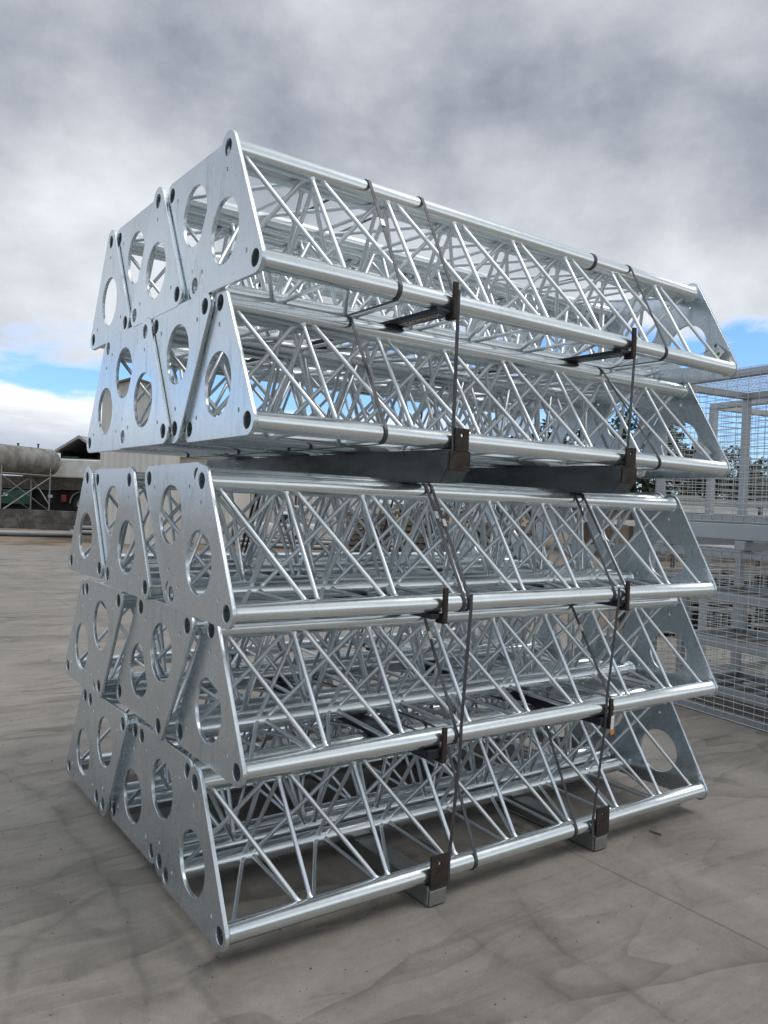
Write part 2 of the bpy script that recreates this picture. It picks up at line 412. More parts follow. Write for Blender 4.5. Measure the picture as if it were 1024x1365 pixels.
def tag(o, label=None, cat=None, group=None, kind=None):
    if label: o['label'] = label
    if cat: o['category'] = cat
    if group: o['group'] = group
    if kind: o['kind'] = kind
    return o


def box(bm, x0, x1, y0, y1, z0, z1, M=None, bev=0.0):
    r = bmesh.ops.create_cube(bm, size=1.0)
    vs_ = r['verts']
    for v in vs_:
        v.co = Vector(((x0 + x1) / 2 + v.co.x * (x1 - x0), (y0 + y1) / 2 + v.co.y * (y1 - y0), (z0 + z1) / 2 + v.co.z * (z1 - z0)))
    if bev:
        es = list({e for v in vs_ for e in v.link_edges})
        r2 = bmesh.ops.bevel(bm, geom=es, offset=bev, segments=2, affect='EDGES', profile=0.5)
        vs_ = list({v for f in r2['faces'] for v in f.verts} | {v for v in vs_ if v.is_valid})
    if M is not None:
        for v in vs_: v.co = M @ v.co


def frame_axes(d):
    d = d.normalized()
    up = Vector((0, 0, 1)) if abs(d.z) < 0.9 else Vector((1, 0, 0))
    a = d.cross(up).normalized(); return a, d.cross(a).normalized()


def tube(bm, p0, p1, r, seg=10, r1=None, caps=True):
    p0, p1 = Vector(p0), Vector(p1); r1 = r if r1 is None else r1
    a, c = frame_axes(p1 - p0)
    ra, rb = [], []
    for i in range(seg):
        t = 2 * math.pi * i / seg; o = a * math.cos(t) + c * math.sin(t)
        ra.append(bm.verts.new(p0 + o * r)); rb.append(bm.verts.new(p1 + o * r1))
    for i in range(seg):
        j = (i + 1) % seg; bm.faces.new((ra[i], ra[j], rb[j], rb[i]))
    if caps: bm.faces.new(list(reversed(ra))); bm.faces.new(rb)
    bmesh.ops.recalc_face_normals(bm, faces=list({f for v in ra + rb for f in v.link_faces}))


def lathe_x(bm, prof, seg=28, M=None, close=False):
    """profile of (x, r) turned about the X axis"""
    rings = []
    for (x, r) in prof:
        rings.append([bm.verts.new(Vector((x, r * math.cos(2 * math.pi * i / seg), r * math.sin(2 * math.pi * i / seg)))) for i in range(seg)])
    fs = []
    n = len(rings)
    for k in range(n if close else n - 1):
        A, B = rings[k], rings[(k + 1) % n]
        for i in range(seg):
            j = (i + 1) % seg; fs.append(bm.faces.new((A[i], A[j], B[j], B[i])))
    if M is not None:
        for rg in rings:
            for v in rg: v.co = M @ v.co
    bmesh.ops.recalc_face_normals(bm, faces=fs)


def flat_shape(loops, half, bev=0.0):
    """2-D outline with holes -> solid mesh in local XY, thickness 2*half"""
    cu = bpy.data.curves.new('outline', 'CURVE'); cu.dimensions = '2D'; cu.fill_mode = 'BOTH'
    cu.extrude = half - bev; cu.bevel_depth = bev; cu.bevel_resolution = 1
    for lp in loops:
        sp = cu.splines.new('POLY'); sp.points.add(len(lp) - 1); sp.use_cyclic_u = True
        for pt, q in zip(sp.points, lp): pt.co = (q[0], q[1], 0, 1)
    ob = bpy.data.objects.new('outline', cu); COL.objects.link(ob)
    dg = bpy.context.evaluated_depsgraph_get()
    me = bpy.data.meshes.new_from_object(ob.evaluated_get(dg))
    bpy.data.objects.remove(ob); bpy.data.curves.remove(cu)
    me.shade_smooth(); me.set_sharp_from_angle(angle=rad(32))
    return me


def text_mesh(s, size):
    cu = bpy.data.curves.new('lettering', 'FONT'); cu.body = s; cu.size = size; cu.extrude = 0.0002; cu.offset = 0.0006
    cu.align_x = 'CENTER'; cu.align_y = 'CENTER'; cu.shear = 0.15; cu.resolution_u = 3
    ob = bpy.data.objects.new('lettering', cu); COL.objects.link(ob)
    dg = bpy.context.evaluated_depsgraph_get()
    me = bpy.data.meshes.new_from_object(ob.evaluated_get(dg))
    bpy.data.objects.remove(ob); bpy.data.curves.remove(cu)
    return me


def circle(cx, cy, r, n):
    return [(cx + r * math.cos(2 * math.pi * i / n), cy + r * math.sin(2 * math.pi * i / n)) for i in range(n)]


GR = Vector((0.81137814, -0.58452161, 0)); GF = Vector((0.58490192, 0.81110402, 0))
YARD_ROT = math.atan2(GR.y, GR.x)


def G(u, d, z=0.0):
    """yard frame: u metres to the right of, d metres beyond the standpoint"""
    q = GR * u + GF * d
    return Vector((CAMPOS.x + q.x, CAMPOS.y + q.y, z))


# ------------------------------------------------------------------ ground
bm = bmesh.new()
S = 1500
bmesh.ops.create_grid(bm, x_segments=2, y_segments=2, size=S)
o = bm_obj('ground', bm, 'dirt'); o.location = (0, 0, -0.012); tag(o, kind='structure')

bm = bmesh.new()
pts = [G(-40, 17.0), G(-8.6, 18.2), G(-6, 18.8), G(-3, 18.9), G(-1, 16.5), G(0.4, 12.5), G(1.6, 9.6), G(3.2, 8.4), G(5, 7.9), G(12, 7.2), G(30, 4), G(30, -25), G(-40, -25)]
rim = []
for i, p_ in enumerate(pts):
    q_ = pts[(i + 1) % len(pts)]
    n_ = 14 if i < 10 else 1
    for k in range(n_):
        t = k / n_
        v = p_.lerp(q_, t)
        if i < 10: v = v + GF * random.uniform(-0.18, 0.18)
        rim.append(bm.verts.new((v.x, v.y, 0)))
from mathutils.geometry import tessellate_polygon
for tri in tessellate_polygon([[v.co.copy() for v in rim]]): bm.faces.new([rim[i] for i in tri])
bmesh.ops.recalc_face_normals(bm, faces=bm.faces[:])
if bm.faces[0].normal.z < 0: bmesh.ops.reverse_faces(bm, faces=bm.faces[:])
o = bm_obj('concrete_pad', bm, 'yard_concrete'); tag(o, kind='structure')

# grit lying about on the slab
bm = bmesh.new()
for i in range(2600):
    if i < 2300: x_, y_ = random.uniform(-3.2, 4.2), random.uniform(-2.2, 3.4)
    else:
        q_ = G(random.uniform(-9, 3), random.uniform(5, 17)); x_, y_ = q_.x, q_.y
    s_ = random.choice((0.0010, 0.0012, 0.0014, 0.0018, 0.0024)) * random.uniform(0.7, 1.4)
    if i >= 2300: s_ *= 2.0
    r_ = bmesh.ops.create_icosphere(bm, subdivisions=1, radius=s_)
    for v in r_['verts']:
        v.co = Vector((v.co.x * random.uniform(.7, 1.5) + x_, v.co.y * random.uniform(.7, 1.5) + y_, v.co.z * 0.7 + s_ * 0.45))
for (x_, y_, a_, l_) in ((-0.43, 1.62, .6, .05), (-0.5, 1.55, 2.1, .03), (-0.62, 1.30, 1.0, .04), (0.2, 7.6, .4, .22), (-0.1, 7.9, 1.2, .16), (2.3, 0.3, .3, .03), (1.9, 0.15, 1.8, .025)):
    d_ = Vector((math.cos(a_), math.sin(a_), 0)) * l_
    tube(bm, Vector((x_, y_, 0.004)) - d_, Vector((x_, y_, 0.006)) + d_, 0.0035 if l_ < .1 else .012, 5)
o = bm_obj('grit', bm, 'stone_bits')
tag(o, 'scattered grit and twigs on the concrete yard', 'grit', kind='stuff')

# ------------------------------------------------------------------ lattice trusses
TB, TH, TL = 0.42, 0.36129, 2.287
PT = 0.012                 # plate thickness
CRAD = 0.0302              # chord radius
NP = 8
CORN = {'A': (0.0, TH), 'R': (-TB / 2, 0.0), 'L': (TB / 2, 0.0)}   # (y, z), origin mid bottom face


def plate_mesh():
    cen = (0.0, TH / 3)
    outer = []
    order = [('R', rad(150)), ('L', rad(-90)), ('A', rad(30))]
    # go counter-clockwise round R(left), L(right), A(top); each corner arc spans 120 degrees
    seq = [('R', 150, 270), ('L', 270, 390), ('A', 30, 150)]
    for k, a0, a1 in seq:
        cx, cy = CORN[k]; R_ = 0.047 if k == 'A' else 0.041
        for i in range(13):
            t = rad(a0 + (a1 - a0) * i / 12)
            outer.append((cx + R_ * math.cos(t), cy + R_ * math.sin(t)))
    loops = [outer, circle(cen[0], cen[1], 0.0975, 56)]
    for k in 'ARL':
        cx, cy = CORN[k]
        loops.append(circle(cx, cy, 0.0258, 26))
        d = Vector((cen[0] - cx, cen[1] - cy)).normalized() * 0.064
        loops.append(circle(cx + d.x, cy + d.y, 0.0078, 12))
    me = flat_shape(loops, PT / 2, 0.0012)
    # local XY -> world YZ
    M = Matrix(((0, 0, 1, 0), (1, 0, 0, 0), (0, 1, 0, 0), (0, 0, 0, 1)))
    me.transform(M)
    return me


def make_truss():
    root = empty('lattice_truss')
    pm = plate_mesh()
    for x in (PT / 2, TL - PT / 2):
        p = link('end_plate', pm, 'galvanised_plate', root); p.location = (x, 0, 0)
    # chord: hollow tube with a small fillet weld at each plate
    bm = bmesh.new()
    x0, x1 = PT, TL - PT
    prof = [(x0, CRAD + 0.0065), (x0 + 0.004, CRAD + 0.004), (x0 + 0.009, CRAD), (x0 + 0.6, CRAD), (x0 + 1.2, CRAD), (x0 + 1.8, CRAD), (x1 - 0.009, CRAD), (x1 - 0.004, CRAD + 0.004), (x1, CRAD + 0.0065),
            (x1, CRAD - 0.005), (x0 + 1.1, CRAD - 0.005), (x0, CRAD - 0.005)]
    lathe_x(bm, prof, 28, close=True)
    ch = bpy.data.meshes.new('chord'); bm.to_mesh(ch); bm.free()
    ch.shade_smooth(); ch.set_sharp_from_angle(angle=rad(50))
    for k in 'ARL':
        c = link('chord', ch, 'galvanised_tube', root); c.location = (0, CORN[k][0], CORN[k][1])
    g = 0.014
    xs = [TL * i / NP for i in range(NP + 1)]
    xs[0] = PT + 0.012; xs[-1] = TL - PT - 0.012

    def P(k, x): return Vector((x, CORN[k][0], CORN[k][1]))
    mem = []
    # front face: posts A-R, diagonals A(i) -> R(i+1); back face: L(i) -> A(i+1); bottom: L(i+1) -> R(i)
    for (ka, kb) in (('A', 'R'), ('L', 'A'), ('R', 'L')):
        for i in range(NP):
            if i > 0: mem.append((P(ka, xs[i] - g), P(kb, xs[i] + g)))
            mem.append((P(ka, xs[i] + g), P(kb, xs[i + 1] - g)))
    for (p, q) in mem:
        d = (q - p); le = d.length; dn = d / le
        a = p + dn * (CRAD * 0.80); c = q - dn * (CRAD * 0.80)
        bm = bmesh.new()
        le = (c - a).length
        rr = 0.0074
        # tube along local X with a slightly flattened, welded foot at each end
        lathe_x(bm, [(0, rr * 1.75), (0.007, rr * 1.55), (0.012, rr * 1.05), (0.02, rr), (le * .5, rr), (le - 0.02, rr), (le - 0.012, rr * 1.05), (le - .007, rr * 1.55), (le, rr * 1.75)], 10)
        me = bpy.data.meshes.new('brace'); bm.to_mesh(me); bm.free(); me.shade_smooth()
        br = link('brace', me, 'galvanised_brace', root)
        br.location = a; br.rotation_euler = dn.to_track_quat('X', 'Z').to_euler()
    return root


def copy_tree(o, parent=None):
    c = o.copy(); COL.objects.link(c); c.parent = parent
    for ch_ in list(o.children): copy_tree(ch_, c)
    return c


# y, z (centroid above the slab), tilt, x offset, yaw; u = point up, d = point down
TR = {
 '5u1': (0.36085, 2.30384, 0.01781, 0.00056, -0.00224), '5d1': (0.62613, 2.42106, 0.01668, 0.01443, 0), '5u2': (0.92642, 2.30856, 0.00264, -0.00104, 0),
 '5d2': (1.1921, 2.41747, 0.00419, 0.01486, 0), '5u3': (1.46231, 2.29823, -0.01504, 0.00089, 0),
 '4u1': (0.40025, 1.88037, -0.00865, 0.01394, -0.00792), '4d1': (0.69481, 2.00357, 0.00839, 0.00014, 0), '4u2': (0.97436, 1.87713, -0.00296, -0.01356, 0),
 '4d2': (1.24204, 2.00351, -0.0026, 0.00039, 0), '4u3': (1.50924, 1.87641, -0.00256, 0.01347, 0),
 '3u1': (0.40681, 1.34996, 0.01213, -0.02214, -0.00498), '3d1': (0.68526, 1.48194, -0.01824, -0.00711, 0), '3u2': (1.05453, 1.35167, 0.01426, -0.02632, 0),
 '3d2': (1.32425, 1.475, -0.00041, 0.0001, 0), '3u3': (1.63036, 1.3606, -0.00921, -0.01407, 0),
 '2u1': (0.40103, 0.91112, 0.00836, 0.0229, -0.00137), '2d1': (0.70691, 1.03233, 0.00798, -0.01308, 0), '2u2': (0.99942, 0.9138, 0.00385, 0.018, 0),
 '2d2': (1.36622, 1.02459, -0.00569, -0.01522, 0), '2u3': (1.67821, 0.88765, -0.01142, 0, 0),
 '1u1': (0.41997, 0.4517, -0.00628, -0.00061, -0.00432), '1d1': (0.72202, 0.57671, 0.00024, 0.01275, 0), '1u2': (1.04272, 0.44551, 0.00111, 0.02595, 0),
 '1d2': (1.31229, 0.57549, -0.00919, -0.0001, 0), '1u3': (1.64591, 0.44114, 0, 0.01298, 0)}
ZG = 0.235
LIFT = {'5': 0.015, '4': 0.0, '3': 0.002, '2': 0.0, '1': 0.0}
LAYER = {'5': 'top row of the upper bundle', '4': 'bottom row of the upper bundle', '3': 'top row of the lower bundle',
         '2': 'middle row of the lower bundle', '1': 'lowest row of the lower bundle'}
WHICH = {'u1': 'galvanised truss, point up, outermost at the right of the ', 'd1': 'galvanised truss, point down, nearer the right of the ',
         'u2': 'galvanised truss, point up, middle of the ', 'd2': 'galvanised truss, point down, nearer the left of the ',
         'u3': 'galvanised truss, point up, outermost at the left of the '}
proto = make_truss()
first = True
CH = {}   # chord axes (y0, z0, yaw, dx) per truss
for nme, (y, z, a, dx_, yw) in TR.items():
    t = proto if first else copy_tree(proto)
    first = False
    zz = z - ZG + LIFT[nme[0]]
    ang = a + (math.pi if nme[1] == 'd' else 0)
    E_ = Euler((ang, 0, yw)); Rm = E_.to_matrix()
    t.rotation_euler = E_
    t.location = Vector((dx_, y, zz)) + Rm @ Vector((0, 0, -TH / 3))
    tag(t, WHICH[nme[1:]] + LAYER[nme[0]], 'truss', 'galvanised lattice trusses in the stack')
    CH[nme] = {k: (t.location + Rm @ Vector((0, CORN[k][0], CORN[k][1])), Rm @ Vector((1, 0, 0))) for k in 'ARL'}


def chord_at(nme, k, x):
    p, d = CH[nme][k]; return p + d * ((x - p.x) / d.x)


# ------------------------------------------------------------------ steel bands round each row
def hull2(pts):
    pts = sorted(set(pts))
    def half(ps):
        h = []
        for p in ps:
            while len(h) > 1 and (h[-1][0] - h[-2][0]) * (p[1] - h[-2][1]) - (h[-1][1] - h[-2][1]) * (p[0] - h[-2][0]) <= 0: h.pop()
            h.append(p)
        return h[:-1]
    return half(pts) + half(reversed(pts))


def band(layer, xa, xr, label, seal_t=0.25, width=0.012, group='flat black straps round the truss rows'):
    pts = []
    za = chord_at(layer + 'u1', 'A', xa).z; zr = chord_at(layer + 'u1', 'R', xr).z
    for nme in TR:
        if nme[0] != layer: continue
        for k in 'ARL':
            c = chord_at(nme, k, (xa + xr) / 2)
            for i in range(20):
                t = 2 * math.pi * i / 20
                pts.append((round(c.y + (CRAD + 0.0015) * math.cos(t), 5), round(c.z + (CRAD + 0.0015) * math.sin(t), 5)))
    h = hull2(pts)
    n = len(h)
    nor = []
    for i in range(n):
        p, q = Vector(h[i - 1]), Vector(h[(i + 1) % n]); d = (q - p).normalized(); nor.append(Vector((d.y, -d.x)))
    bm = bmesh.new(); rings = []
    th = 0.0022
    for i, (y, z) in enumerate(h):
        x = xa + (xr - xa) * (za - z) / max(1e-6, za - zr)
        yo, zo = y + nor[i].x * th, z + nor[i].y * th
        rings.append([bm.verts.new((x - width / 2, y, z)), bm.verts.new((x + width / 2, y, z)), bm.verts.new((x + width / 2, yo, zo)), bm.verts.new((x - width / 2, yo, zo))])
    for i in range(n):
        A_, B_ = rings[i], rings[(i + 1) % n]
        for k in range(4): bm.faces.new((A_[k], A_[(k + 1) % 4], B_[(k + 1) % 4], B_[k]))
    bmesh.ops.recalc_face_normals(bm, faces=bm.faces[:])
    o = bm_obj('strap', bm, 'strap_black')
    tag(o, label, 'strap', group)
    if seal_t is None: return o
    # crimped seal on the sloping face
    ca, cr = chord_at(layer + 'u1', 'A', xa), chord_at(layer + 'u1', 'R', xr)
    d = (cr - ca).normalized(); xax = Vector((1, 0, 0)); nrm = d.cross(xax).normalized()
    if nrm.y > 0: nrm = -nrm
    xax = d.cross(nrm).normalized()
    c = ca.lerp(cr, seal_t) + nrm * (CRAD + 0.004)
    bm = bmesh.new()
    M = Matrix(((xax.x, nrm.x, d.x, c.x), (xax.y, nrm.y, d.y, c.y), (xax.z, nrm.z, d.z, c.z), (0, 0, 0, 1)))
    box(bm, -width * .62, width * .62, -0.003, 0.003, -0.014, 0.014, M, 0.001)
    bm_obj('seal', bm, 'seal_metal', o)
    return o


band('5', 0.478, 0.467, 'black strap crossing the top row of trusses nearest its near end plates', 0.42)
band('5', 0.694, 0.681, 'black strap on the top row running down behind the first upright rusty bracket', None)
band('5', 1.806, 1.788, 'black strap on the top row nearest the far plate with the green dot', None)
band('4', 0.458, 0.459, 'black strap on the row below the top, left of the first tie strap', None)
band('4', 1.700, 1.812, 'slanting black strap on the row below the top, right of the second tie strap', None)
band('3', 0.800, 0.812, 'black strap with pale seal, left of the pair at mid lower bundle top row', 0.26)
band('3', 0.824, 0.836, 'black strap with pale seal, right of the pair at mid lower bundle top row', 0.33)
band('3', 1.574, 1.585, 'left strap of the far pair on the lower bundle top row', 0.25)
band('3', 1.625, 1.662, 'right strap of the far pair on the lower bundle top row', 0.45)
band('2', 0.806, 0.800, 'black strap behind the tie strap in the middle row, nearer end', 0.2)
band('2', 1.577, 1.600, 'slanting black strap in the middle row beside the orange tag', 0.25)
band('1', 0.945, 0.926, 'black strap round the lowest row just right of the near ground block', None)
band('1', 1.466, 1.435, 'black strap round the lowest row just left of the far ground block', None)


bm = bmesh.new()
p_, d_ = chord_at('5u1', 'A', 1.583), CH['5u1']['A'][1]
M = Matrix.Translation(p_) @ d_.to_track_quat('X', 'Z').to_matrix().to_4x4()
lathe_x(bm, [(-.007, CRAD + .0006), (-.007, CRAD + .003), (.007, CRAD + .003), (.007, CRAD + .0006)], 28, M, close=True)
tag(bm_obj('strap', bm, 'strap_black', smooth=40), 'short dark strap ring clipped round the topmost tube, towards its far end', 'strap')


def tie(pts, label, width=0.013):
    bm = bmesh.new(); th = 0.002
    rings = []
    for p in pts:
        x, y, z = p
        rings.append([bm.verts.new((x - width / 2, y, z)), bm.verts.new((x + width / 2, y, z)), bm.verts.new((x + width / 2, y - th, z)), bm.verts.new((x - width / 2, y - th, z))])
    for A_, B_ in zip(rings, rings[1:]):
        for k in range(4): bm.faces.new((A_[k], A_[(k + 1) % 4], B_[(k + 1) % 4], B_[k]))
    bm.faces.new(rings[0]); bm.faces.new(list(reversed(rings[-1])))
    bmesh.ops.recalc_face_normals(bm, faces=bm.faces[:])
    o = bm_obj('tie_strap', bm, 'strap_black')
    tag(o, label, 'strap', 'vertical tie straps down the front of the stack')


def ro(nme, x, ex=0.004):   # just outside the front chord
    c = chord_at(nme, 'R', x); return c.y - CRAD - ex


def tie_run(rows, label):
    pts = []
    for nme, x, dzs in rows:
        c = chord_at(nme, 'R', x)
        for dz_ in dzs:
            off = 0.006 if abs(dz_) < 0.05 else 0.010
            pts.append((x, c.y - CRAD - off, c.z + dz_))
    # one shared, gently varying y so that the strap hangs straight
    tie(pts, label)


tie_run([('5u1', 0.690, (0.035, -0.02)), ('4u1', 0.718, (0.03, -0.055))], 'thin vertical tie strap of the upper bundle below the lettered bar')
tie_run([('5u1', 1.580, (0.03, -0.02)), ('4u1', 1.597, (0.03, -0.055))], 'thin vertical tie strap of the upper bundle at its far bracket')
tie_run([('3u1', 0.836, (0.03, -0.03)), ('2u1', 0.812, (0.04, -0.04)), ('1u1', 0.795, (0.03, -0.05))], 'long vertical tie strap of the lower bundle ending at the near ground block')
tie_run([('3u1', 1.600, (0.03, -0.03)), ('2u1', 1.555, (0.04, -0.04)), ('1u1', 1.520, (0.03, -0.05))], 'long vertical tie strap of the lower bundle ending at the far ground block')


# ------------------------------------------------------------------ dunnage between the rows
def plate_with_hole(w_, h_, t_, hole_z, hr=0.0075):
    lo = [(-w_ / 2, 0), (w_ / 2, 0), (w_ / 2, h_), (-w_ / 2, h_)]
    me = flat_shape([lo, circle(0, hole_z, hr, 12)], t_ / 2, 0.0006)
    me.transform(Matrix(((1, 0, 0, 0), (0, 0, -1, 0), (0, 1, 0, 0), (0, 0, 0, 1))))
    return me


def ground_block(x0, x1, h, label, dy=0.0):
    c = chord_at('1u1', 'R', (x0 + x1) / 2)
    yf = c.y - CRAD - 0.006 + dy
    root = empty('dunnage_beam', ((x0 + x1) / 2, yf, 0))
    wd = (x1 - x0) / 2
    bm = bmesh.new()   # galvanised channel section with a folded end
    box(bm, -wd, wd, 0.002, 1.72, 0.004, h, None, 0.004)
    bm_obj('beam', bm, 'galvanised_dull', root)
    bm = bmesh.new()
    box(bm, -wd + 0.004, wd - 0.004, -0.006, 0.001, 0.006, h - 0.012, None, 0.002)
    bm_obj('end_cap', bm, 'galvanised_dull', root)
    me = plate_with_hole(wd * 2 * 0.93, 0.105, 0.008, 0.078)
    bp = link('bracket', me, 'rust_brown', root); bp.location = (0.002, -0.004, h - 0.004)
    bm = bmesh.new()
    tube(bm, (-wd - 0.002, 0.16, h * .55), (-wd + 0.002, 0.16, h * .55), 0.008, 12)
    bm_obj('bolt_hole_shade', bm, 'shade_black', root)  # near-black disc on the surface, painting the shade of a bolt hole
    tag(root, label, 'beam', 'galvanised blocks under the stack')
    return root


H1 = chord_at('1u1', 'R', 0.75).z - CRAD
ground_block(0.712, 0.790, H1, 'weathered galvanised block with rusty bracket on the ground, nearer one')
ground_block(1.532, 1.610, H1, 'weathered galvanised block with rusty bracket on the ground, farther one')


def flat_bar(layer, x, below, z0, z1, wid, y0, y1, label, post=(0.018, 0.10)):
    root = empty('flat_bar', (x, y0, z0))
    bm = bmesh.new(); box(bm, -wid / 2, wid / 2, 0.0, y1 - y0, 0.0, z1 - z0, None, 0.002)
    bm_obj('bar', bm, 'navy_paint', root)
    bm = bmesh.new()
    px = wid / 2 - post[0] / 2
    box(bm, px - post[0] / 2, px + post[0] / 2, -0.012, -0.001, -0.016, post[1], None, 0.002)
    box(bm, px - post[0] / 2, px + post[0] / 2, -0.0005, 0.03, -0.016, -0.0005, None, 0.001)
    bm_obj('upright', bm, 'rust_brown', root)
    tag(root, label, 'bar', 'dark flat bars between the rows')
    return root


def gap(up, lo, x):
    return chord_at(up + 'u1', 'R', x).z - CRAD, chord_at(lo + 'u1', 'A', x).z + CRAD


bars = []
for (up, lo, x, wid, label) in (('5', '4', 0.645, 0.076, 'dark flat bar with painted letters under the top row, nearer end'),
                                ('5', '4', 1.538, 0.074, 'dark flat bar with painted numeral under the top row, farther end'),
                                ('3', '2', 0.700, 0.060, 'dark blue flat bar below the lower bundle top row, nearer end'),
                                ('3', '2', 1.628, 0.060, 'dark blue flat bar below the lower bundle top row, farther end'),
                                ('2', '1', 0.712, 0.070, 'dark blue flat bar below the middle row, nearer end'),
                                ('2', '1', 1.556, 0.060, 'dark blue flat bar below the middle row, carrying an orange tag')):
    zt, zb = gap(up, lo, x)
    z1 = zt - 0.0005; z0 = max(zb + 0.0005, z1 - 0.030)
    z0 = min(z0, z1 - 0.007)
    yf = chord_at(up + 'u1', 'R', x).y - CRAD - 0.004
    bars.append((flat_bar(up, x, lo, z0, z1, wid, yf, 1.75, label), x, yf, z0, z1))

# painted lettering on the undersides of the two upper bars
for (i, s, size, yc) in ((0, 'SZXOMAXOY', 0.034, 0.135), (1, '9r3', 0.036, 0.058)):
    root, x, yf, z0, z1 = bars[i]
    me = text_mesh(s, size)
    # text right -> -Y, text up -> -X, facing down
    me.transform(Matrix(((0, -1, 0, 0), (-1, 0, 0, 0), (0, 0, -1, 0), (0, 0, 0, 1))))
    t_ = link('lettering', me, 'chalk_paint' if i == 0 else 'chalk_white', root)
    t_.location = (0.004, yc, -0.0006)


def big_beam(x0, x1, label):
    zb = chord_at('3u1', 'A', x0).z + CRAD + 0.001
    zt = chord_at('4u1', 'R', x0).z - CRAD - 0.0006
    yf = chord_at('4u1', 'R', x0).y - CRAD - 0.008
    root = empty('support_beam', ((x0 + x1) / 2, yf, zb))
    wd = (x1 - x0) / 2; h = zt - zb
    bm = bmesh.new()   # channel with a mitred lower nose
    prof = [(0.0, h), (0.0, h * .42), (0.035, 0.0), (1.92, 0.0), (1.92, h)]
    vsA = [bm.verts.new((-wd, y, z)) for y, z in prof]; vsB = [bm.verts.new((wd, y, z)) for y, z in prof]
    bm.faces.new(vsA); bm.faces.new(list(reversed(vsB)))
    for i in range(5):
        j = (i + 1) % 5; bm.faces.new((vsA[i], vsB[i], vsB[j], vsA[j]))
    bmesh.ops.recalc_face_normals(bm, faces=bm.faces[:])
    bmesh.ops.bevel(bm, geom=bm.edges[:], offset=0.003, segments=2, affect='EDGES')
    bm_obj('beam', bm, 'dark_steel', root)
    bm = bmesh.new()
    box(bm, -wd + 0.002, wd - 0.002, -0.007, -0.0008, h * .36, h - 0.004, None, 0.001)
    bm_obj('end_plate', bm, 'rust_brown', root)
    me = plate_with_hole(wd * 2 * 0.62, 0.072, 0.008, 0.050)
    bp = link('bracket', me, 'rust_brown', root); bp.location = (wd * .1, -0.004, h - 0.003)
    tag(root, label, 'beam', 'dark steel beams between the two bundles')
    return root, h, wd


bb1, hb, wdb = big_beam(0.700, 0.792, 'dark steel beam between the bundles with a chalk scrawl, nearer one')
big_beam(1.560, 1.652, 'dark steel beam between the bundles, farther one right of the chalked beam')
# chalk scrawl on the side of the nearer beam
bm = bmesh.new()
pl_ = [(1.62, .022), (1.56, .058), (1.54, .062), (1.595, .064), (1.58, .072), (1.52, .060), (1.515, .048), (1.50, .060), (1.54, .085), (1.58, .088)]
for p_, q_ in zip(pl_, pl_[1:]):
    tube(bm, (-wdb - 0.0006, p_[0], p_[1]), (-wdb - 0.0006, q_[0], q_[1]), 0.0012, 5)
bm_obj('chalk_mark', bm, 'chalk_white', bb1)

# ------------------------------------------------------------------ tags
def card(name, c, xv, yv, w_, h_, label, dots, mat='tag_white', group=None):
    n_ = xv.cross(yv).normalized()
    M = Matrix(((xv.x, yv.x, n_.x, c.x), (xv.y, yv.y, n_.y, c.y), (xv.z, yv.z, n_.z, c.z), (0, 0, 0, 1)))
    root = empty(name, c)
    Mi = Matrix.Translation(-c) @ M
    bm = bmesh.new(); box(bm, -w_ / 2, w_ / 2, -h_ / 2, h_ / 2, -0.0006, 0.0006, Mi, 0)
    bm_obj('card', bm, mat, root)
    for (px, py, r, mt, nm) in dots:
        bm = bmesh.new(); tube(bm, Mi @ Vector((px, py, 0.0004)), Mi @ Vector((px, py, 0.0014)), r, 18)
        bm_obj(nm, bm, mt, root)
    bm = bmesh.new()
    for k in range(5):
        yy = h_ * (0.30 - 0.15 * k)
        box(bm, -w_ * .30, w_ * random.uniform(-.05, .10), yy - 0.001, yy + 0.001, 0.0006, 0.001, Mi)
    if mat == 'tag_white': bm_obj('print', bm, 'tag_print', root)
    else: bm.free()
    tag(root, label, 'tag', group)
    return root


c_ = chord_at('5u1', 'R', TL - 0.03) + Vector((0, 0.05, 0.075))
yv = Vector((0.06, -0.55, 0.62)).normalized(); xv = Vector((-0.35, -0.60, -0.62)).normalized(); xv = (xv - yv * xv.dot(yv)).normalized()
t1 = card('paper_tag', c_, -xv * -1, yv, 0.085, 0.055, 'white tag with green and blue dots wired beside the topmost far plate',
          [(0.020, 0.002, 0.0095, 'sticker_green', 'green_dot'), (-0.032, 0.018, 0.009, 'sticker_blue', 'blue_dot')])
bm = bmesh.new()
tube(bm, Vector((-.01, 0.02, 0.012)), Vector((-0.10, 0.11, -0.045)), 0.0012, 5)
bm_obj('wire', bm, 'strap_black', t1)
c_ = chord_at('4u1', 'R', TL - 0.03) + Vector((0.0, 0.075, 0.085))
card('paper_tag', c_, Vector((0.2, -0.72, -0.66)).normalized(), Vector((0.2, -0.66, 0.72)).normalized(), 0.085, 0.035, 'small blank white tag hanging on the far plate below the dotted tag', [])
root, x, yf, z0, z1 = bars[5]
card('orange_tag', Vector((x + 0.022, yf - 0.016, z0 + 0.005)), Vector((1, 0.1, 0)).normalized(), Vector((0.05, 0, 1)).normalized(), 0.020, 0.062, 'narrow orange and white tag taped to the upright of the far bar', [], 'tag_white')
bm = bmesh.new(); box(bm, -0.011, 0.011, -0.003, 0.003, -0.040, -0.020, None, 0.001)
for ob in [o for o in bpy.data.objects if o.name.startswith('orange_tag')]:
    bm_obj('orange_end', bm, 'tag_orange', ob); break

# ------------------------------------------------------------------ mesh cages on the right
CU = Vector((-0.143, -0.990, 0)).normalized(); CV = Vector((0.990, -0.143, 0)).normalized()
CORNER = Vector((3.985, 1.72, 0))


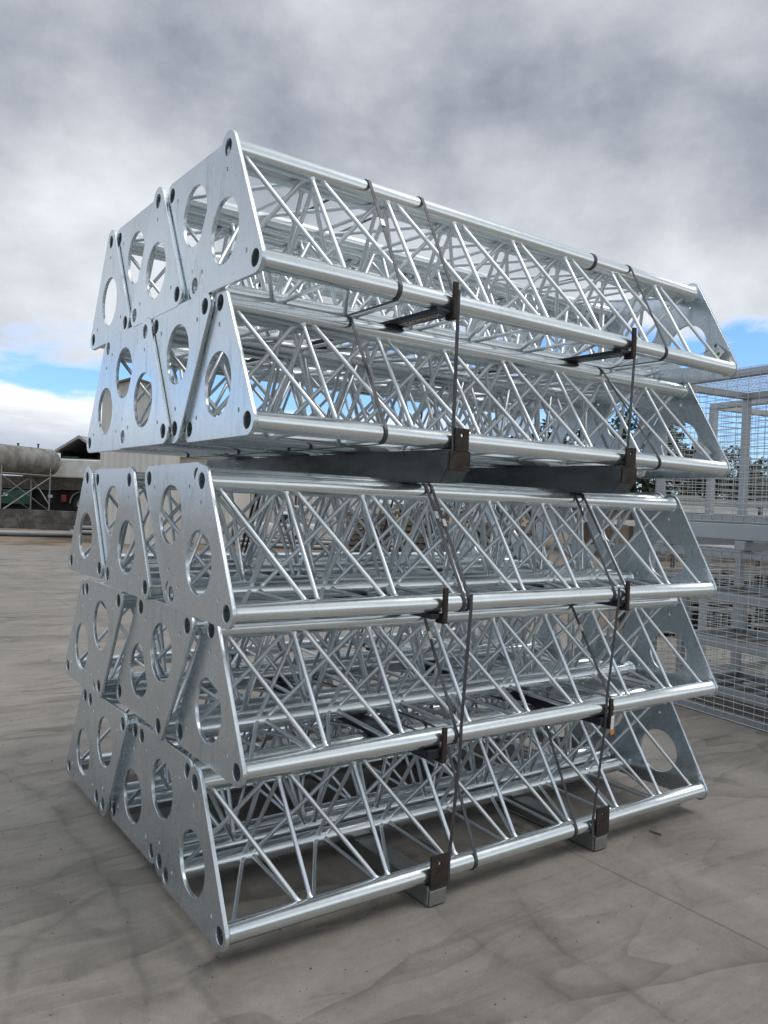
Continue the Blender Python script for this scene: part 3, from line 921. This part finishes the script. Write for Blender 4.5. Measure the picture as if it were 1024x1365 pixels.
def cage(org, W, D, z0, H, label, sx=0.070, sz=0.040, roof=True, mids=(0.5,), door=False, name='mesh_cage', rz=None, frame=0.050, front=True):
    rz = math.atan2(CU.y, CU.x) if rz is None else rz
    root = empty(name, org + Vector((0, 0, z0)), rz)
    # local: x along the front, y away from the viewer is +y after mirroring -> use -y? (CV = left normal of CU)
    f = frame
    for (x, y) in [(0, 0), (W - f, 0), (0, D - f), (W - f, D - f)]:
        bm = bmesh.new(); box(bm, x, x + f, y, y + f, f, H - f, None, 0.003); bm_obj('post', bm, 'galvanised_frame', root)
    for q in mids:
        for y in ((0.0, D - f) if front else (D - f,)):
            bm = bmesh.new(); box(bm, W * q, W * q + f * .6, y + .002, y + f - .002, f, H - f, None, 0.003); bm_obj('post', bm, 'galvanised_frame', root)
    for z in (0, H - f):
        for y in (0, D - f):
            bm = bmesh.new(); box(bm, 0, W, y, y + f, z, z + f, None, 0.003); bm_obj('rail', bm, 'galvanised_frame', root)
        for x in (0, W * .5, W - f):
            bm = bmesh.new(); box(bm, x, x + f, f, D - f, z, z + f, None, 0.003); bm_obj('rail', bm, 'galvanised_frame', root)
    wr = 0.0020

    def wires(fx, n1, s1, n2, s2, bow=0.0):
        bm = bmesh.new()
        for i in range(n1 + 1): tube(bm, fx(i * s1, 0), fx(i * s1, n2 * s2), wr, 4, caps=False)
        for j in range(n2 + 1):
            dv = random.uniform(-.003, .003)
            tube(bm, fx(0, j * s2 + dv, 1), fx(n1 * s1, j * s2 - dv, 1), wr, 4, caps=False)
        return bm
    nx, nz, ny = int((W - .01) / sx), int((H - .02) / sz), int((D - .01) / sx)
    bm_obj('mesh_panel', wires(lambda a, c, k=0: Vector((a + .005, -0.003 - k * .004, c + .01)), nx, sx, nz, sz), 'galvanised_wire', root)
    if front: bm_obj('mesh_panel', wires(lambda a, c, k=0: Vector((a + .005, D + 0.003 + k * .004, c + .01)), nx, sx, nz, sz), 'galvanised_wire', root)
    bm_obj('mesh_panel', wires(lambda a, c, k=0: Vector((-0.003 - k * .004, a + .005, c + .01)), ny, sx, nz, sz), 'galvanised_wire', root)
    if roof:
        ny2 = int((D - .01) / sz)
        bm_obj('mesh_panel', wires(lambda a, c, k=0: Vector((a + .005, c + .005, H + 0.003 + k * .004)), nx, sx, ny2, sz), 'galvanised_wire', root)
    if door:
        bm = bmesh.new()
        a0, a1, y = W * .16, W * .52, D * .55
        box(bm, a0, a0 + f * .8, y, y + f * .8, f, H * .88); box(bm, a1, a1 + f * .8, y, y + f * .8, f, H * .88)
        box(bm, a0 + f * .8, a1, y + .002, y + f * .8 - .002, H * .88 - f * .8, H * .88 - .001)
        bm_obj('door_frame', bm, 'galvanised_frame', root)
        bm = bmesh.new(); box(bm, a0 + .06, a0 + .13, y - .012, y - .002, H * .52, H * .64, None, .002)
        bm_obj('latch_plate', bm, 'galvanised_frame', root)
    tag(root, label, 'cage', 'galvanised wire mesh cages')
    return root


BACK = CORNER + CV * 1.12 - CU * 0.51
cage(CORNER, 2.4, 0.95, 0.0, 1.10, 'lower front wire mesh cage standing on the concrete beside the stack', mids=(), sx=0.075)
cage(CORNER + CV * 0.02, 2.4, 0.93, 1.275, 1.00, 'upper front wire mesh cage with mesh roof, on the steel platform', mids=(), sx=0.082)
cage(BACK, 2.3, 0.95, 0.0, 1.10, 'lower rear wire mesh cage seen through the front one', mids=(0.42,), sx=0.085, sz=0.05)
cage(BACK + CV * 0.02, 2.3, 0.93, 1.275, 0.99, 'upper rear wire mesh cage seen through the front one', mids=(0.42,), sx=0.09, sz=0.05, roof=False)

# platform frame between the two cages
root = empty('steel_platform', CORNER + Vector((0, 0, 1.102)), math.atan2(CU.y, CU.x))
for (y0, y1, za, zb) in ((-.03, .03, 0.065, 0.170), (1.98, 2.05, 0.065, 0.170), (1.0, 1.06, 0.066, 0.168)):
    bm = bmesh.new(); box(bm, -0.02, 2.62, y0, y1, za, zb, None, 0.006); bm_obj('beam', bm, 'galvanised_frame', root)
for x in (0.10, 0.75, 1.35, 2.2):
    bm = bmesh.new(); box(bm, x, x + .08, -0.06, 2.06, 0.002, 0.063, None, 0.005); bm_obj('bearer', bm, 'galvanised_frame', root)
tag(root, 'galvanised beam platform carrying the upper mesh cage', 'platform')

# frames stored inside the lower cage
for k, (x, y, tz, ln, label) in enumerate(((0.12, 0.16, 0.10, 1.9, 'galvanised tray lying lowest inside the lower front cage'), (0.10, 0.17, 0.42, 1.7, 'galvanised tray at mid height inside the lower cage'),
                                           (0.14, 0.15, 0.74, 1.8, 'galvanised tray uppermost inside the lower cage'))):
    root = empty('steel_tray', CORNER + CU * x + CV * y + Vector((0, 0, tz)), math.atan2(CU.y, CU.x) + random.uniform(-.02, .02))
    bm = bmesh.new()
    for yy in (0, 0.62): box(bm, 0, ln, yy, yy + .05, 0, .06, None, .003)
    for xx in (0.0, ln - .05): box(bm, xx + .001, xx + .049, .051, .619, 0.002, .058, None, .003)
    bm_obj('rim', bm, 'galvanised_frame', root)
    bm = bmesh.new()
    for i in range(9): box(bm, .12 + i * (ln - .25) / 9, .12 + i * (ln - .25) / 9 + .07, .051, .619, .012, .030)
    bm_obj('slats', bm, 'galvanised_dull', root)
    for xx in (0.02, ln - .06):
        for yy in (.005, .62):
            if tz > .1:
                bm = bmesh.new(); box(bm, xx, xx + .04, yy, yy + .04, -0.32 if tz < .7 else -.32, -0.001); bm_obj('leg', bm, 'galvanised_frame', root)
            else:
                bm = bmesh.new(); box(bm, xx, xx + .04, yy, yy + .04, -0.098, -0.001); bm_obj('leg', bm, 'galvanised_frame', root)
    tag(root, label, 'tray', 'galvanised trays inside the lower cage')

# barred steel stillages stacked behind the cages
def stillage(off_u, off_v, z, W, label, h=0.34, D=0.8):
    root = empty('stillage', G(off_u, off_v, z), YARD_ROT + random.uniform(-.06, .06))
    bm = bmesh.new()
    for y in (0, D):
        box(bm, 0, W, y, y + .04, 0.04, .085, None, .003); box(bm, 0, W, y, y + .04, h - .045, h, None, .003)
    bm_obj('rim', bm, 'galvanised_dull', root)
    n = int(W / .11)
    bm = bmesh.new(); box(bm, 0, .018, 0, .018, .086, h - .046)
    me = bpy.data.meshes.new('bar'); bm.to_mesh(me); bm.free()
    for i in range(n + 1):
        for y in (0.008, D + .008):
            br_ = link('bar', me, 'galvanised_dull', root); br_.location = (i * (W - .03) / n, y, 0)
    bm = bmesh.new(); box(bm, .02, W - .02, .06, D - .02, .05, h - .05); bm_obj('shade_core', bm, 'shade_black', root)  # solid dark box painting the shade in the gaps between the bars
    bm = bmesh.new()
    for x in (.02, W - .08):
        for y in (0, D - .02): box(bm, x, x + .06, y, y + .05, 0.001, .039)
    bm_obj('feet', bm, 'galvanised_dull', root)
    tag(root, label, 'stillage', 'barred steel stillages behind the cages')


SW = ('lower', 'upper')
for q in range(2):
    stillage(2.75, 8.5 + .05 * q, q * .345, 1.25, SW[q] + ' barred stillage of the left stack seen through the lower cage')
    stillage(4.15, 9.3 + .05 * q, q * .345, 1.30, SW[q] + ' barred stillage of the right stack seen through the lower cage')

# small steel offcut at the right edge of the slab
bm = bmesh.new(); box(bm, -0.12, 0.12, -0.02, 0.02, 0.001, 0.012, Matrix.Translation((2.26, -0.235, 0)) @ Matrix.Rotation(0.35, 4, 'Z'), 0.002)
o = bm_obj('steel_offcut', bm, 'dark_steel'); tag(o, 'flat dark steel offcut lying on the concrete at the right edge', 'offcut')

# ------------------------------------------------------------------ the yard behind
YR = YARD_ROT

# raised yard and retaining wall on the left
bm = bmesh.new(); box(bm, -30, -3.5, 26.2, 90, -0.5, 0.45)
for v in bm.verts: v.co = G(v.co.x, v.co.y, v.co.z)
o = bm_obj('raised_yard', bm, 'dirt'); tag(o, kind='structure')
root = None
bm = bmesh.new(); box(bm, -14, 9.5, 0, 0.2, -0.05, 0.615, None, 0.01)
o = bm_obj('retaining_wall', bm, 'concrete_block'); o.location = G(-8, 26.0); o.rotation_euler = (0, 0, YR)
tag(o, 'low grey block retaining wall below the tank', 'wall')

# galvanised pipes lying in the dirt along the wall foot
def pipe(u0, d0, u1, d1, z, r, label, group='galvanised pipes on the dirt'):
    bm = bmesh.new(); a = G(u0, d0, z); c = G(u1, d1, z)
    M = Matrix.Translation(a) @ (c - a).normalized().to_track_quat('X', 'Z').to_matrix().to_4x4()
    le = (c - a).length
    lathe_x(bm, [(0, r), (le * .5, r), (le, r), (le, r * .85), (le * .5, r * .85), (0, r * .85)], 14, M, close=True)
    o = bm_obj('steel_pipe', bm, 'galvanised_dull', smooth=50); tag(o, label, 'pipe', group)


pipe(-14.0, 20.3, -8.6, 22.2, 0.075, 0.085, 'long galvanised pipe on the dirt at the far left, below the wall')
for k, (u0, d0, u1, d1, z, lb) in enumerate(((-9.3, 23.6, -5.5, 24.1, 0.07, 'front pipe of the low pipe pile behind the left end plates'), (-9.2, 23.9, -5.6, 24.4, 0.07, 'rear pipe of the low pipe pile behind the left end plates'),
                                             (-9.25, 23.75, -5.5, 24.25, 0.20, 'pipe lying on top of the low pipe pile behind the left end plates'))):
    pipe(u0, d0, u1, d1, z, 0.072, lb)
for k, (u0, u1, d, z, lb) in enumerate(((-3.9, 0.6, 21.0, 0.06, 'nearest pipe in the yard seen through the lower lattice'), (-3.7, 0.8, 21.4, 0.06, 'second pipe in the yard seen through the lower lattice'), (-3.8, 0.7, 21.2, 0.17, 'upper pipe in the yard seen through the lower lattice'))):
    pipe(u0, d, u1, d + .3, z, 0.06, lb)

# tank on its trestle
a = G(-13.45, 26.6, 2.325); c = G(-12.62, 29.8, 2.325)
dd = (c - a).normalized(); le = (c - a).length
root = empty('storage_tank', (a + c) / 2)
M = Matrix.Translation(a - root.location) @ dd.to_track_quat('X', 'Z').to_matrix().to_4x4()
bm = bmesh.new()
R_ = 0.485
lathe_x(bm, [(-0.02, 0.02), (-0.015, R_ * .6), (0.0, R_ * .97), (0.02, R_), (le * .33, R_), (le * .331, R_ * 1.006), (le * .335, R_ * 1.006), (le * .336, R_), (le * .66, R_), (le * .661, R_ * 1.006), (le * .665, R_ * 1.006), (le * .666, R_), (le - .01, R_), (le, R_ * .985), (le + .004, R_ * .6), (le + .006, 0.02)], 48, M)
bm_obj('shell', bm, 'weathered_tank', root, 40)
for t_, hh in ((0.48, 0.06), (0.80, 0.12)):
    p_ = a + dd * le * t_ - root.location
    bm = bmesh.new(); tube(bm, p_ + Vector((0, 0, R_ - .01)), p_ + Vector((0, 0, R_ + hh)), 0.03, 10)
    tube(bm, p_ + Vector((0, 0, R_ + hh + .001)), p_ + Vector((0, 0, R_ + hh + .035)), 0.045, 10)
    bm_obj('vent', bm, 'brown_steel', root)
tag(root, 'weathered grey horizontal cylinder tank on a steel trestle', 'tank')
root = empty('tank_stand', (a + c) / 2 * Vector((1, 1, 0)) if False else Vector(((a.x + c.x) / 2, (a.y + c.y) / 2, 0.45)))
side = Vector((-dd.y, dd.x, 0))
bl = {}
for i, t_ in enumerate((0.10, 0.86)):
    for s_ in (-1, 1):
        p_ = a + dd * le * t_ + side * s_ * 0.40 - root.location
        bm = bmesh.new(); tube(bm, Vector((p_.x, p_.y, 0.0)), Vector((p_.x, p_.y, 1.72)), 0.026, 8)
        bm_obj('leg', bm, 'galvanised_dull', root); bl[i, s_] = p_
for s_ in (-1, 1):
    p_, q_ = bl[0, s_], bl[1, s_]
    bm = bmesh.new(); tube(bm, (p_.x, p_.y, 1.36), (q_.x, q_.y, 1.36), 0.03, 8); bm_obj('rail', bm, 'galvanised_dull', root)
    for za, zb in ((1.30, 0.06), (0.06, 1.30)):
        bm = bmesh.new(); tube(bm, (p_.x, p_.y, za), (q_.x, q_.y, zb), 0.022, 8); bm_obj('brace', bm, 'galvanised_dull', root)
for i in (0, 1):
    p_, q_ = bl[i, -1], bl[i, 1]
    bm = bmesh.new(); tube(bm, (p_.x, p_.y, 1.365), (q_.x, q_.y, 1.365), 0.03, 8); bm_obj('rail', bm, 'galvanised_dull', root)
    bm = bmesh.new(); tube(bm, (p_.x, p_.y, .3), (q_.x, q_.y, 1.3), 0.022, 8); bm_obj('brace', bm, 'galvanised_dull', root)
tag(root, 'cross-braced grey steel trestle carrying the horizontal tank', 'stand')


def wheel(root, x, y, z, r, wd=0.22):
    M = Matrix.Translation((x, y, z)) @ Matrix.Rotation(math.pi / 2, 4, 'Z')
    bm = bmesh.new(); lathe_x(bm, [(-wd / 2, r * .55), (-wd / 2, r * .92), (-wd / 2 + .03, r), (wd / 2 - .03, r), (wd / 2, r * .92), (wd / 2, r * .55)], 26, M)
    wo_ = bm_obj('wheel', bm, 'rubber', root, 40)
    bm = bmesh.new(); lathe_x(bm, [(-wd / 2 + .02, .02), (-wd / 2 + .03, r * .2), (-wd / 2 + .05, r * .3), (-wd / 2 + .015, r * .56), (wd / 2 - .015, r * .56), (wd / 2 - .05, r * .3), (wd / 2 - .02, .02)], 20, M)
    bm_obj('rim', bm, 'galvanised_dull', wo_, 40)


# dark truck behind the tank: cream box body over a brown skirt
root = empty('truck', G(-15.4, 30.2, 0.45), YR)
bm = bmesh.new(); box(bm, 1.55, 5.4, 0, 2.2, 1.33, 2.05, None, 0.05); bm_obj('box_body', bm, 'white_paint', root)
bm = bmesh.new(); box(bm, 0.2, 5.4, 0.05, 2.15, 0.86, 1.328, None, 0.02); bm_obj('skirt', bm, 'brown_steel', root)
bm = bmesh.new(); box(bm, 0.2, 5.3, 0.30, 1.9, 0.03, 0.858); bm_obj('chassis_shade', bm, 'shade_black', root)  # chassis drawn down almost to the ground, its near-black painting the shade beneath
bm = bmesh.new(); box(bm, 0.6, 1.9, 0.02, 0.29, 0.25, 0.80, None, 0.02); bm_obj('side_locker', bm, 'green_paint', root)
bm = bmesh.new(); box(bm, 3.08, 3.26, 0.02, 0.29, 0.40, 0.68, None, 0.02); bm_obj('red_panel', bm, 'red_paint', root)
for x in (3.85, 4.95): wheel(root, x, 0.22, 0.36, 0.36)
bm = bmesh.new()
for i in range(12):
    t0, t1 = math.pi * i / 12, math.pi * (i + 1) / 12
    tube(bm, (3.85 + .46 * math.cos(t0), 0.12, .36 + .46 * math.sin(t0)), (3.85 + .46 * math.cos(t1), 0.12, .36 + .46 * math.sin(t1)), .03, 6)
bm_obj('mudguard', bm, 'galvanised_dull', root)
for x in (0.9, 2.6):
    bm = bmesh.new(); box(bm, x, x + .16, -0.02, 0.015, 0.55, 0.66); bm_obj('side_light', bm, 'white_paint', root)
tag(root, 'dark truck with cream box body parked behind the tank trestle', 'truck')

# open gable shed far left
root = empty('gable_shed', G(-15.6, 38, 0.45), YR)
bm = bmesh.new()
box(bm, 0.0, 0.08, 0.05, 6, 0, 2.74); box(bm, 1.82, 1.90, 0.05, 6, 0, 2.74); box(bm, .081, 1.819, 5.9, 6, 0, 2.74)
bm_obj('wall', bm, 'shade_black', root)  # shade of the open interior painted into the wall colour
bm = bmesh.new()
v_ = [bm.verts.new(q) for q in ((0.081, 3.0, 2.74), (1.819, 3.0, 2.74), (0.95, 3.0, 3.30))]
bm.faces.new(v_); bm_obj('gable', bm, 'shade_black', root)  # dark sheet set back inside, painting the shade under the roof
for s_ in (-1, 1):
    bm = bmesh.new()
    x0, z0_ = 0.95, 3.38
    x1, z1_ = 0.95 + s_ * 1.12, 2.66
    pr = [(x0, z0_ - .03), (x1, z1_ - .03), (x1, z1_ + .09), (x0, z0_ + .11)]
    A_ = [bm.verts.new((x, -0.25, z)) for x, z in pr]; B_ = [bm.verts.new((x, 6.2, z)) for x, z in pr]
    bm.faces.new(A_); bm.faces.new(list(reversed(B_)))
    for i in range(4): bm.faces.new((A_[i], B_[i], B_[(i + 1) % 4], A_[(i + 1) % 4]))
    bmesh.ops.recalc_face_normals(bm, faces=bm.faces[:]); bm_obj('roof', bm, 'roof_sheet', root)
bm = bmesh.new(); box(bm, 0.081, 0.86, 0.0, 0.04, 2.05, 2.48); bm_obj('green_panel', bm, 'green_paint', root)
bm = bmesh.new(); box(bm, 0.86, 1.90, -0.02, 0.03, 2.28, 2.40); bm_obj('tie_beam', bm, 'tan_wall', root)
bm = bmesh.new(); box(bm, 0.081, 1.819, 0.06, 0.10, 1.2, 2.04); bm_obj('front_panel', bm, 'white_paint', root)
tag(root, 'dark open gabled shed with a green panel, far left', 'shed')


def corrugated(bm, x0, x1, y, z0, z1fun, pitch=0.09, amp=0.010):
    n = int((x1 - x0) / (pitch / 4)); top, bot = [], []
    for i in range(n + 1):
        x = x0 + (x1 - x0) * i / n
        yy = y + amp * (1, 1, -1, -1)[i % 4]
        bot.append(bm.verts.new((x, yy, z0))); top.append(bm.verts.new((x, yy, z1fun(x))))
    for i in range(n): bm.faces.new((bot[i], bot[i + 1], top[i + 1], top[i]))


# cream building behind the near end plates
root = empty('cream_building', G(-7.20, 20.0, 0), YR)
Wb, He, Ha, Db = 1.64, 3.93, 4.16, 5.0
bm = bmesh.new(); fz = lambda x: He + (Ha - He) * (1 - abs(x - Wb / 2) / (Wb / 2))
corrugated(bm, 0, Wb, 0, 0, fz, 0.16, 0.006)
for xx in (0.001, Wb - 0.001):
    q_ = [bm.verts.new(t) for t in ((xx, 0.007, 0), (xx, Db, 0), (xx, Db, He), (xx, 0.007, He))]; bm.faces.new(q_)
q_ = [bm.verts.new(t) for t in ((0, Db, 0), (Wb, Db, 0), (Wb, Db, He), (Wb / 2, Db, Ha), (0, Db, He))]; bm.faces.new(q_)
bm_obj('wall', bm, 'cream_cladding', root)
for s_ in (-1, 1):
    bm = bmesh.new(); xe = Wb / 2 + s_ * (Wb / 2 + (.14 if s_ > 0 else .03)); ze = He - (Ha - He) * .15
    pr = [(Wb / 2, Ha + .004), (xe, ze), (xe, ze + .05), (Wb / 2, Ha + .054)]
    A_ = [bm.verts.new((x, -0.16, z)) for x, z in pr]; B_ = [bm.verts.new((x, Db + .1, z)) for x, z in pr]
    bm.faces.new(A_); bm.faces.new(list(reversed(B_)))
    for i in range(4): bm.faces.new((A_[i], B_[i], B_[(i + 1) % 4], A_[(i + 1) % 4]))
    bmesh.ops.recalc_face_normals(bm, faces=bm.faces[:]); bm_obj('roof', bm, 'tan_wall', root)
tag(root, 'tall cream sheet-clad building behind the left end plates', 'building')

root = empty('low_annex', G(-6.0, 21.6, 0), YR)
bm = bmesh.new(); corrugated(bm, 0.0, 1.80, 0.0, 0, lambda x: 2.36, 0.16, 0.006)
q_ = [bm.verts.new(t) for t in ((1.80, .007, 0), (1.80, 3.2, 0), (1.80, 3.2, 2.36), (1.80, .007, 2.36))]; bm.faces.new(q_)
bm_obj('wall', bm, 'cream_cladding', root)
bm = bmesh.new(); box(bm, -0.05, 1.92, -0.14, 3.4, 2.364, 2.40)
box(bm, -0.05, 1.93, -0.17, -0.141, 2.33, 2.42)
bm_obj('roof', bm, 'white_paint', root)
tag(root, 'low white annex with flat roof edge right of the cream building', 'building')

# white pickup in the yard seen through the lattice
root = empty('pickup', G(-4.1, 21.9, 0.0), YR + 0.12)
bm = bmesh.new(); box(bm, 0.0, 2.3, 0, 0.95, 0.28, 0.62, None, 0.05); bm_obj('body', bm, 'white_paint', root, 40)
bm = bmesh.new(); box(bm, 1.0, 1.75, 0.06, 0.89, 0.622, 0.95, None, 0.07); bm_obj('cab', bm, 'white_paint', root, 40)
bm = bmesh.new(); box(bm, 1.08, 1.66, 0.048, 0.059, 0.66, 0.88, None, 0.004); bm_obj('window', bm, 'dark_glass', root)
for x in (0.42, 1.85): wheel(root, x, 0.03, 0.20, 0.20, 0.14)
tag(root, 'white pickup parked in the yard behind the lower lattice', 'pickup')

# white container, timber stacks, racks
root = empty('container', G(-4.6, 25.2, 0), YR)
bm = bmesh.new(); corrugated(bm, 0, 4.2, 0, 0.08, lambda x: 1.62, 0.14, 0.012)
box(bm, 0, 4.2, 0.02, 1.6, 0.08, 1.62); bm_obj('wall', bm, 'white_paint', root)
bm = bmesh.new(); box(bm, -0.03, 4.23, -0.03, 1.63, 1.622, 1.70); box(bm, -0.03, 4.23, -0.03, 1.63, 0.0, 0.078); bm_obj('frame', bm, 'galvanised_dull', root)
tag(root, 'pale container far behind the lattice at the left of the yard', 'container')


def pallet_stack(u, d, n, label, w_=1.1, dp=0.9, mat='timber'):
    root = empty('pallet_stack', G(u, d, 0.0), YR + random.uniform(-.15, .15))
    for k in range(n):
        bm = bmesh.new(); z = k * 0.135
        for y in (0, dp / 2 - .05, dp - .1): box(bm, 0, w_, y, y + .1, z + .002, z + .088)
        for i in range(6):
            x = i * (w_ - .1) / 5; box(bm, x, x + .1, -0.005, dp + .005, z + .090, z + .112)
        o = bm_obj('pallet', bm, mat, root); o.rotation_euler = (0, 0, random.uniform(-.03, .03))
    tag(root, label, 'pallets', 'stacked timber pallets in the yard')


pallet_stack(-0.9, 19.2, 8, 'stack of timber pallets in the yard, left of the taller pallet stack')
pallet_stack(0.45, 18.6, 9, 'taller stack of timber pallets in the yard behind the lattice middle')
pallet_stack(2.1, 17.0, 7, 'stack of timber pallets behind the far end plates')


def rack(u, d, w_, h_, label):
    root = empty('steel_rack', G(u, d, 0), YR)
    for x in (0, w_):
        for y in (0, .8):
            bm = bmesh.new(); box(bm, x, x + .06, y, y + .06, 0, h_); bm_obj('post', bm, 'brown_steel', root)
    for k in range(4):
        z = .25 + k * (h_ - .3) / 3
        bm = bmesh.new(); box(bm, -.3, w_ + .4, -.05, .02 - .025, z, z + .06); box(bm, -.3, w_ + .4, .87, .93, z, z + .06)
        bm_obj('shelf', bm, ('white_paint', 'galvanised_dull')[k % 2], root)
    tag(root, label, 'rack', 'racks of steel lengths in the yard')


rack(-2.6, 23.0, 2.0, 1.55, 'steel rack with pale beams left of the pallets behind the lattice')
rack(0.9, 20.6, 2.4, 1.7, 'steel rack with pale beams right of the pallets behind the lattice')
rack(3.2, 12.6, 1.4, 1.62, 'steel rack with white shelves right behind the far end plates')
rack(4.6, 14.0, 2.4, 1.55, 'steel rack with white shelves behind the mesh cages')

# low pale shed on the right, behind the cages
root = empty('low_shed', G(6.5, 22.5, 0), YR)
bm = bmesh.new(); box(bm, 0, 12, 0, 4, 0, 1.38); bm_obj('wall', bm, 'tan_wall', root)
bm = bmesh.new(); box(bm, -.1, 12.1, -.12, 4.1, 1.384, 1.72, None, 0.01); bm_obj('fascia', bm, 'white_paint', root)
bm = bmesh.new(); box(bm, -.15, 12.15, -.18, 4.15, 1.724, 1.80); bm_obj('roof', bm, 'roof_sheet', root)
tag(root, 'long low tan shed with white fascia behind the mesh cages', 'shed')


# ------------------------------------------------------------------ trees
def tree(u, d, h, rw, label, mat='leaf_dark', n=3200, z0=0.0, seed=0, low=0.25, group='trees beyond the yard'):
    rnd = random.Random(seed)
    root = empty('broadleaf_tree', G(u, d, z0), rnd.uniform(0, 6))
    bm = bmesh.new()
    tips = []
    p = Vector((0, 0, 0)); r = h * 0.030
    for i in range(5):
        q = p + Vector((rnd.uniform(-.05, .05) * h, rnd.uniform(-.05, .05) * h, h * 0.14))
        tube(bm, p, q, r, 8, r * .85); r *= .85; p = q
        if i >= 1:
            for k in range(3):
                a = rnd.uniform(0, 6.28); rr = rw * rnd.uniform(.45, .95); zz = h * rnd.uniform(.10, .34)
                mid = p + Vector((math.cos(a) * rr * .5, math.sin(a) * rr * .5, zz * .65)); tip = p + Vector((math.cos(a) * rr, math.sin(a) * rr, zz))
                tube(bm, p, mid, r * .55, 6, r * .38); tube(bm, mid, tip, r * .38, 5, r * .14)
                tips += [mid, tip, tip]
    bm_obj('trunk', bm, 'bark', root)
    # clumps of leaves hung round the limbs
    cl = []
    for t in tips:
        for k in range(2):
            cl.append((t + Vector((rnd.gauss(0, .16) * rw, rnd.gauss(0, .16) * rw, rnd.gauss(0, .07) * h)), rw * rnd.uniform(.16, .36)))
    for k in range(26):
        a = rnd.uniform(0, 6.28); rr = rw * math.sqrt(rnd.random()); zz = h * rnd.uniform(low, .93)
        s = 1 - abs(zz / h - .55) * .9
        cl.append((Vector((math.cos(a) * rr * s, math.sin(a) * rr * s, zz)), rw * rnd.uniform(.14, .34)))
    bm = bmesh.new()
    ls = h * 0.020
    for i in range(n):
        c, cr = cl[rnd.randrange(len(cl))]
        v = Vector((rnd.gauss(0, 1), rnd.gauss(0, 1), rnd.gauss(0, .75))); v = v.normalized() * cr * (rnd.random() ** .45)
        p = c + v
        if p.z < 0.15 * h * low / .25 * .5: continue
        e = Euler((rnd.uniform(-1.2, 1.2), rnd.uniform(-1.2, 1.2), rnd.uniform(0, 6.28))).to_matrix()
        s = ls * rnd.uniform(.6, 1.5)
        q = [bm.verts.new(p + e @ Vector(t)) for t in ((-s, 0, 0), (0, -s * .55, s * .1), (s, 0, 0), (0, s * .55, s * .1))]
        bm.faces.new(q)
    bm_obj('crown', bm, mat, root)
    tag(root, label, 'tree', group)


tree(5.2, 27, 4.1, 1.5, 'dark tree seen through the holes of the upper far end plates, left of the cages', seed=1, n=4500)
tree(7.0, 28, 4.3, 1.5, 'dark rounded tree behind the far end plate of the upper bundle', seed=2, n=4500)
tree(8.4, 30, 2.6, 1.9, 'low dark thicket behind the far end plates and left cage posts', seed=11, n=4200, low=.05)
tree(11.6, 30.5, 2.7, 2.0, 'low dark thicket behind the cages, between the taller trees', seed=12, n=4200, low=.05)
tree(14.2, 31, 2.8, 2.0, 'low dark thicket at the right edge behind the cages', seed=13, n=4200, low=.05)
tree(9.0, 27.5, 4.45, 1.4, 'tree with sky gaps seen through the far plate hole of the second row', mat='leaf_grey', seed=3, n=3000)
tree(10.9, 28.5, 3.9, 1.1, 'loose dark tree behind the left post of the upper cage', seed=4, n=3600)
tree(12.9, 27.5, 3.45, 1.5, 'rounded dark tree right of the cage door frame', seed=5, n=5500)
tree(14.9, 28.5, 2.9, 1.5, 'dark tree at the right edge behind the cages', seed=6, n=5500)
tree(3.4, 26, 2.6, 1.3, 'low dark bush beyond the pallets behind the lattice', mat='leaf_dark', seed=7, n=3600, low=.08)
tree(1.6, 27, 2.3, 1.3, 'low dark bush left of the trees, beyond the steel rack', mat='leaf_dark', seed=8, n=3200, low=.08)
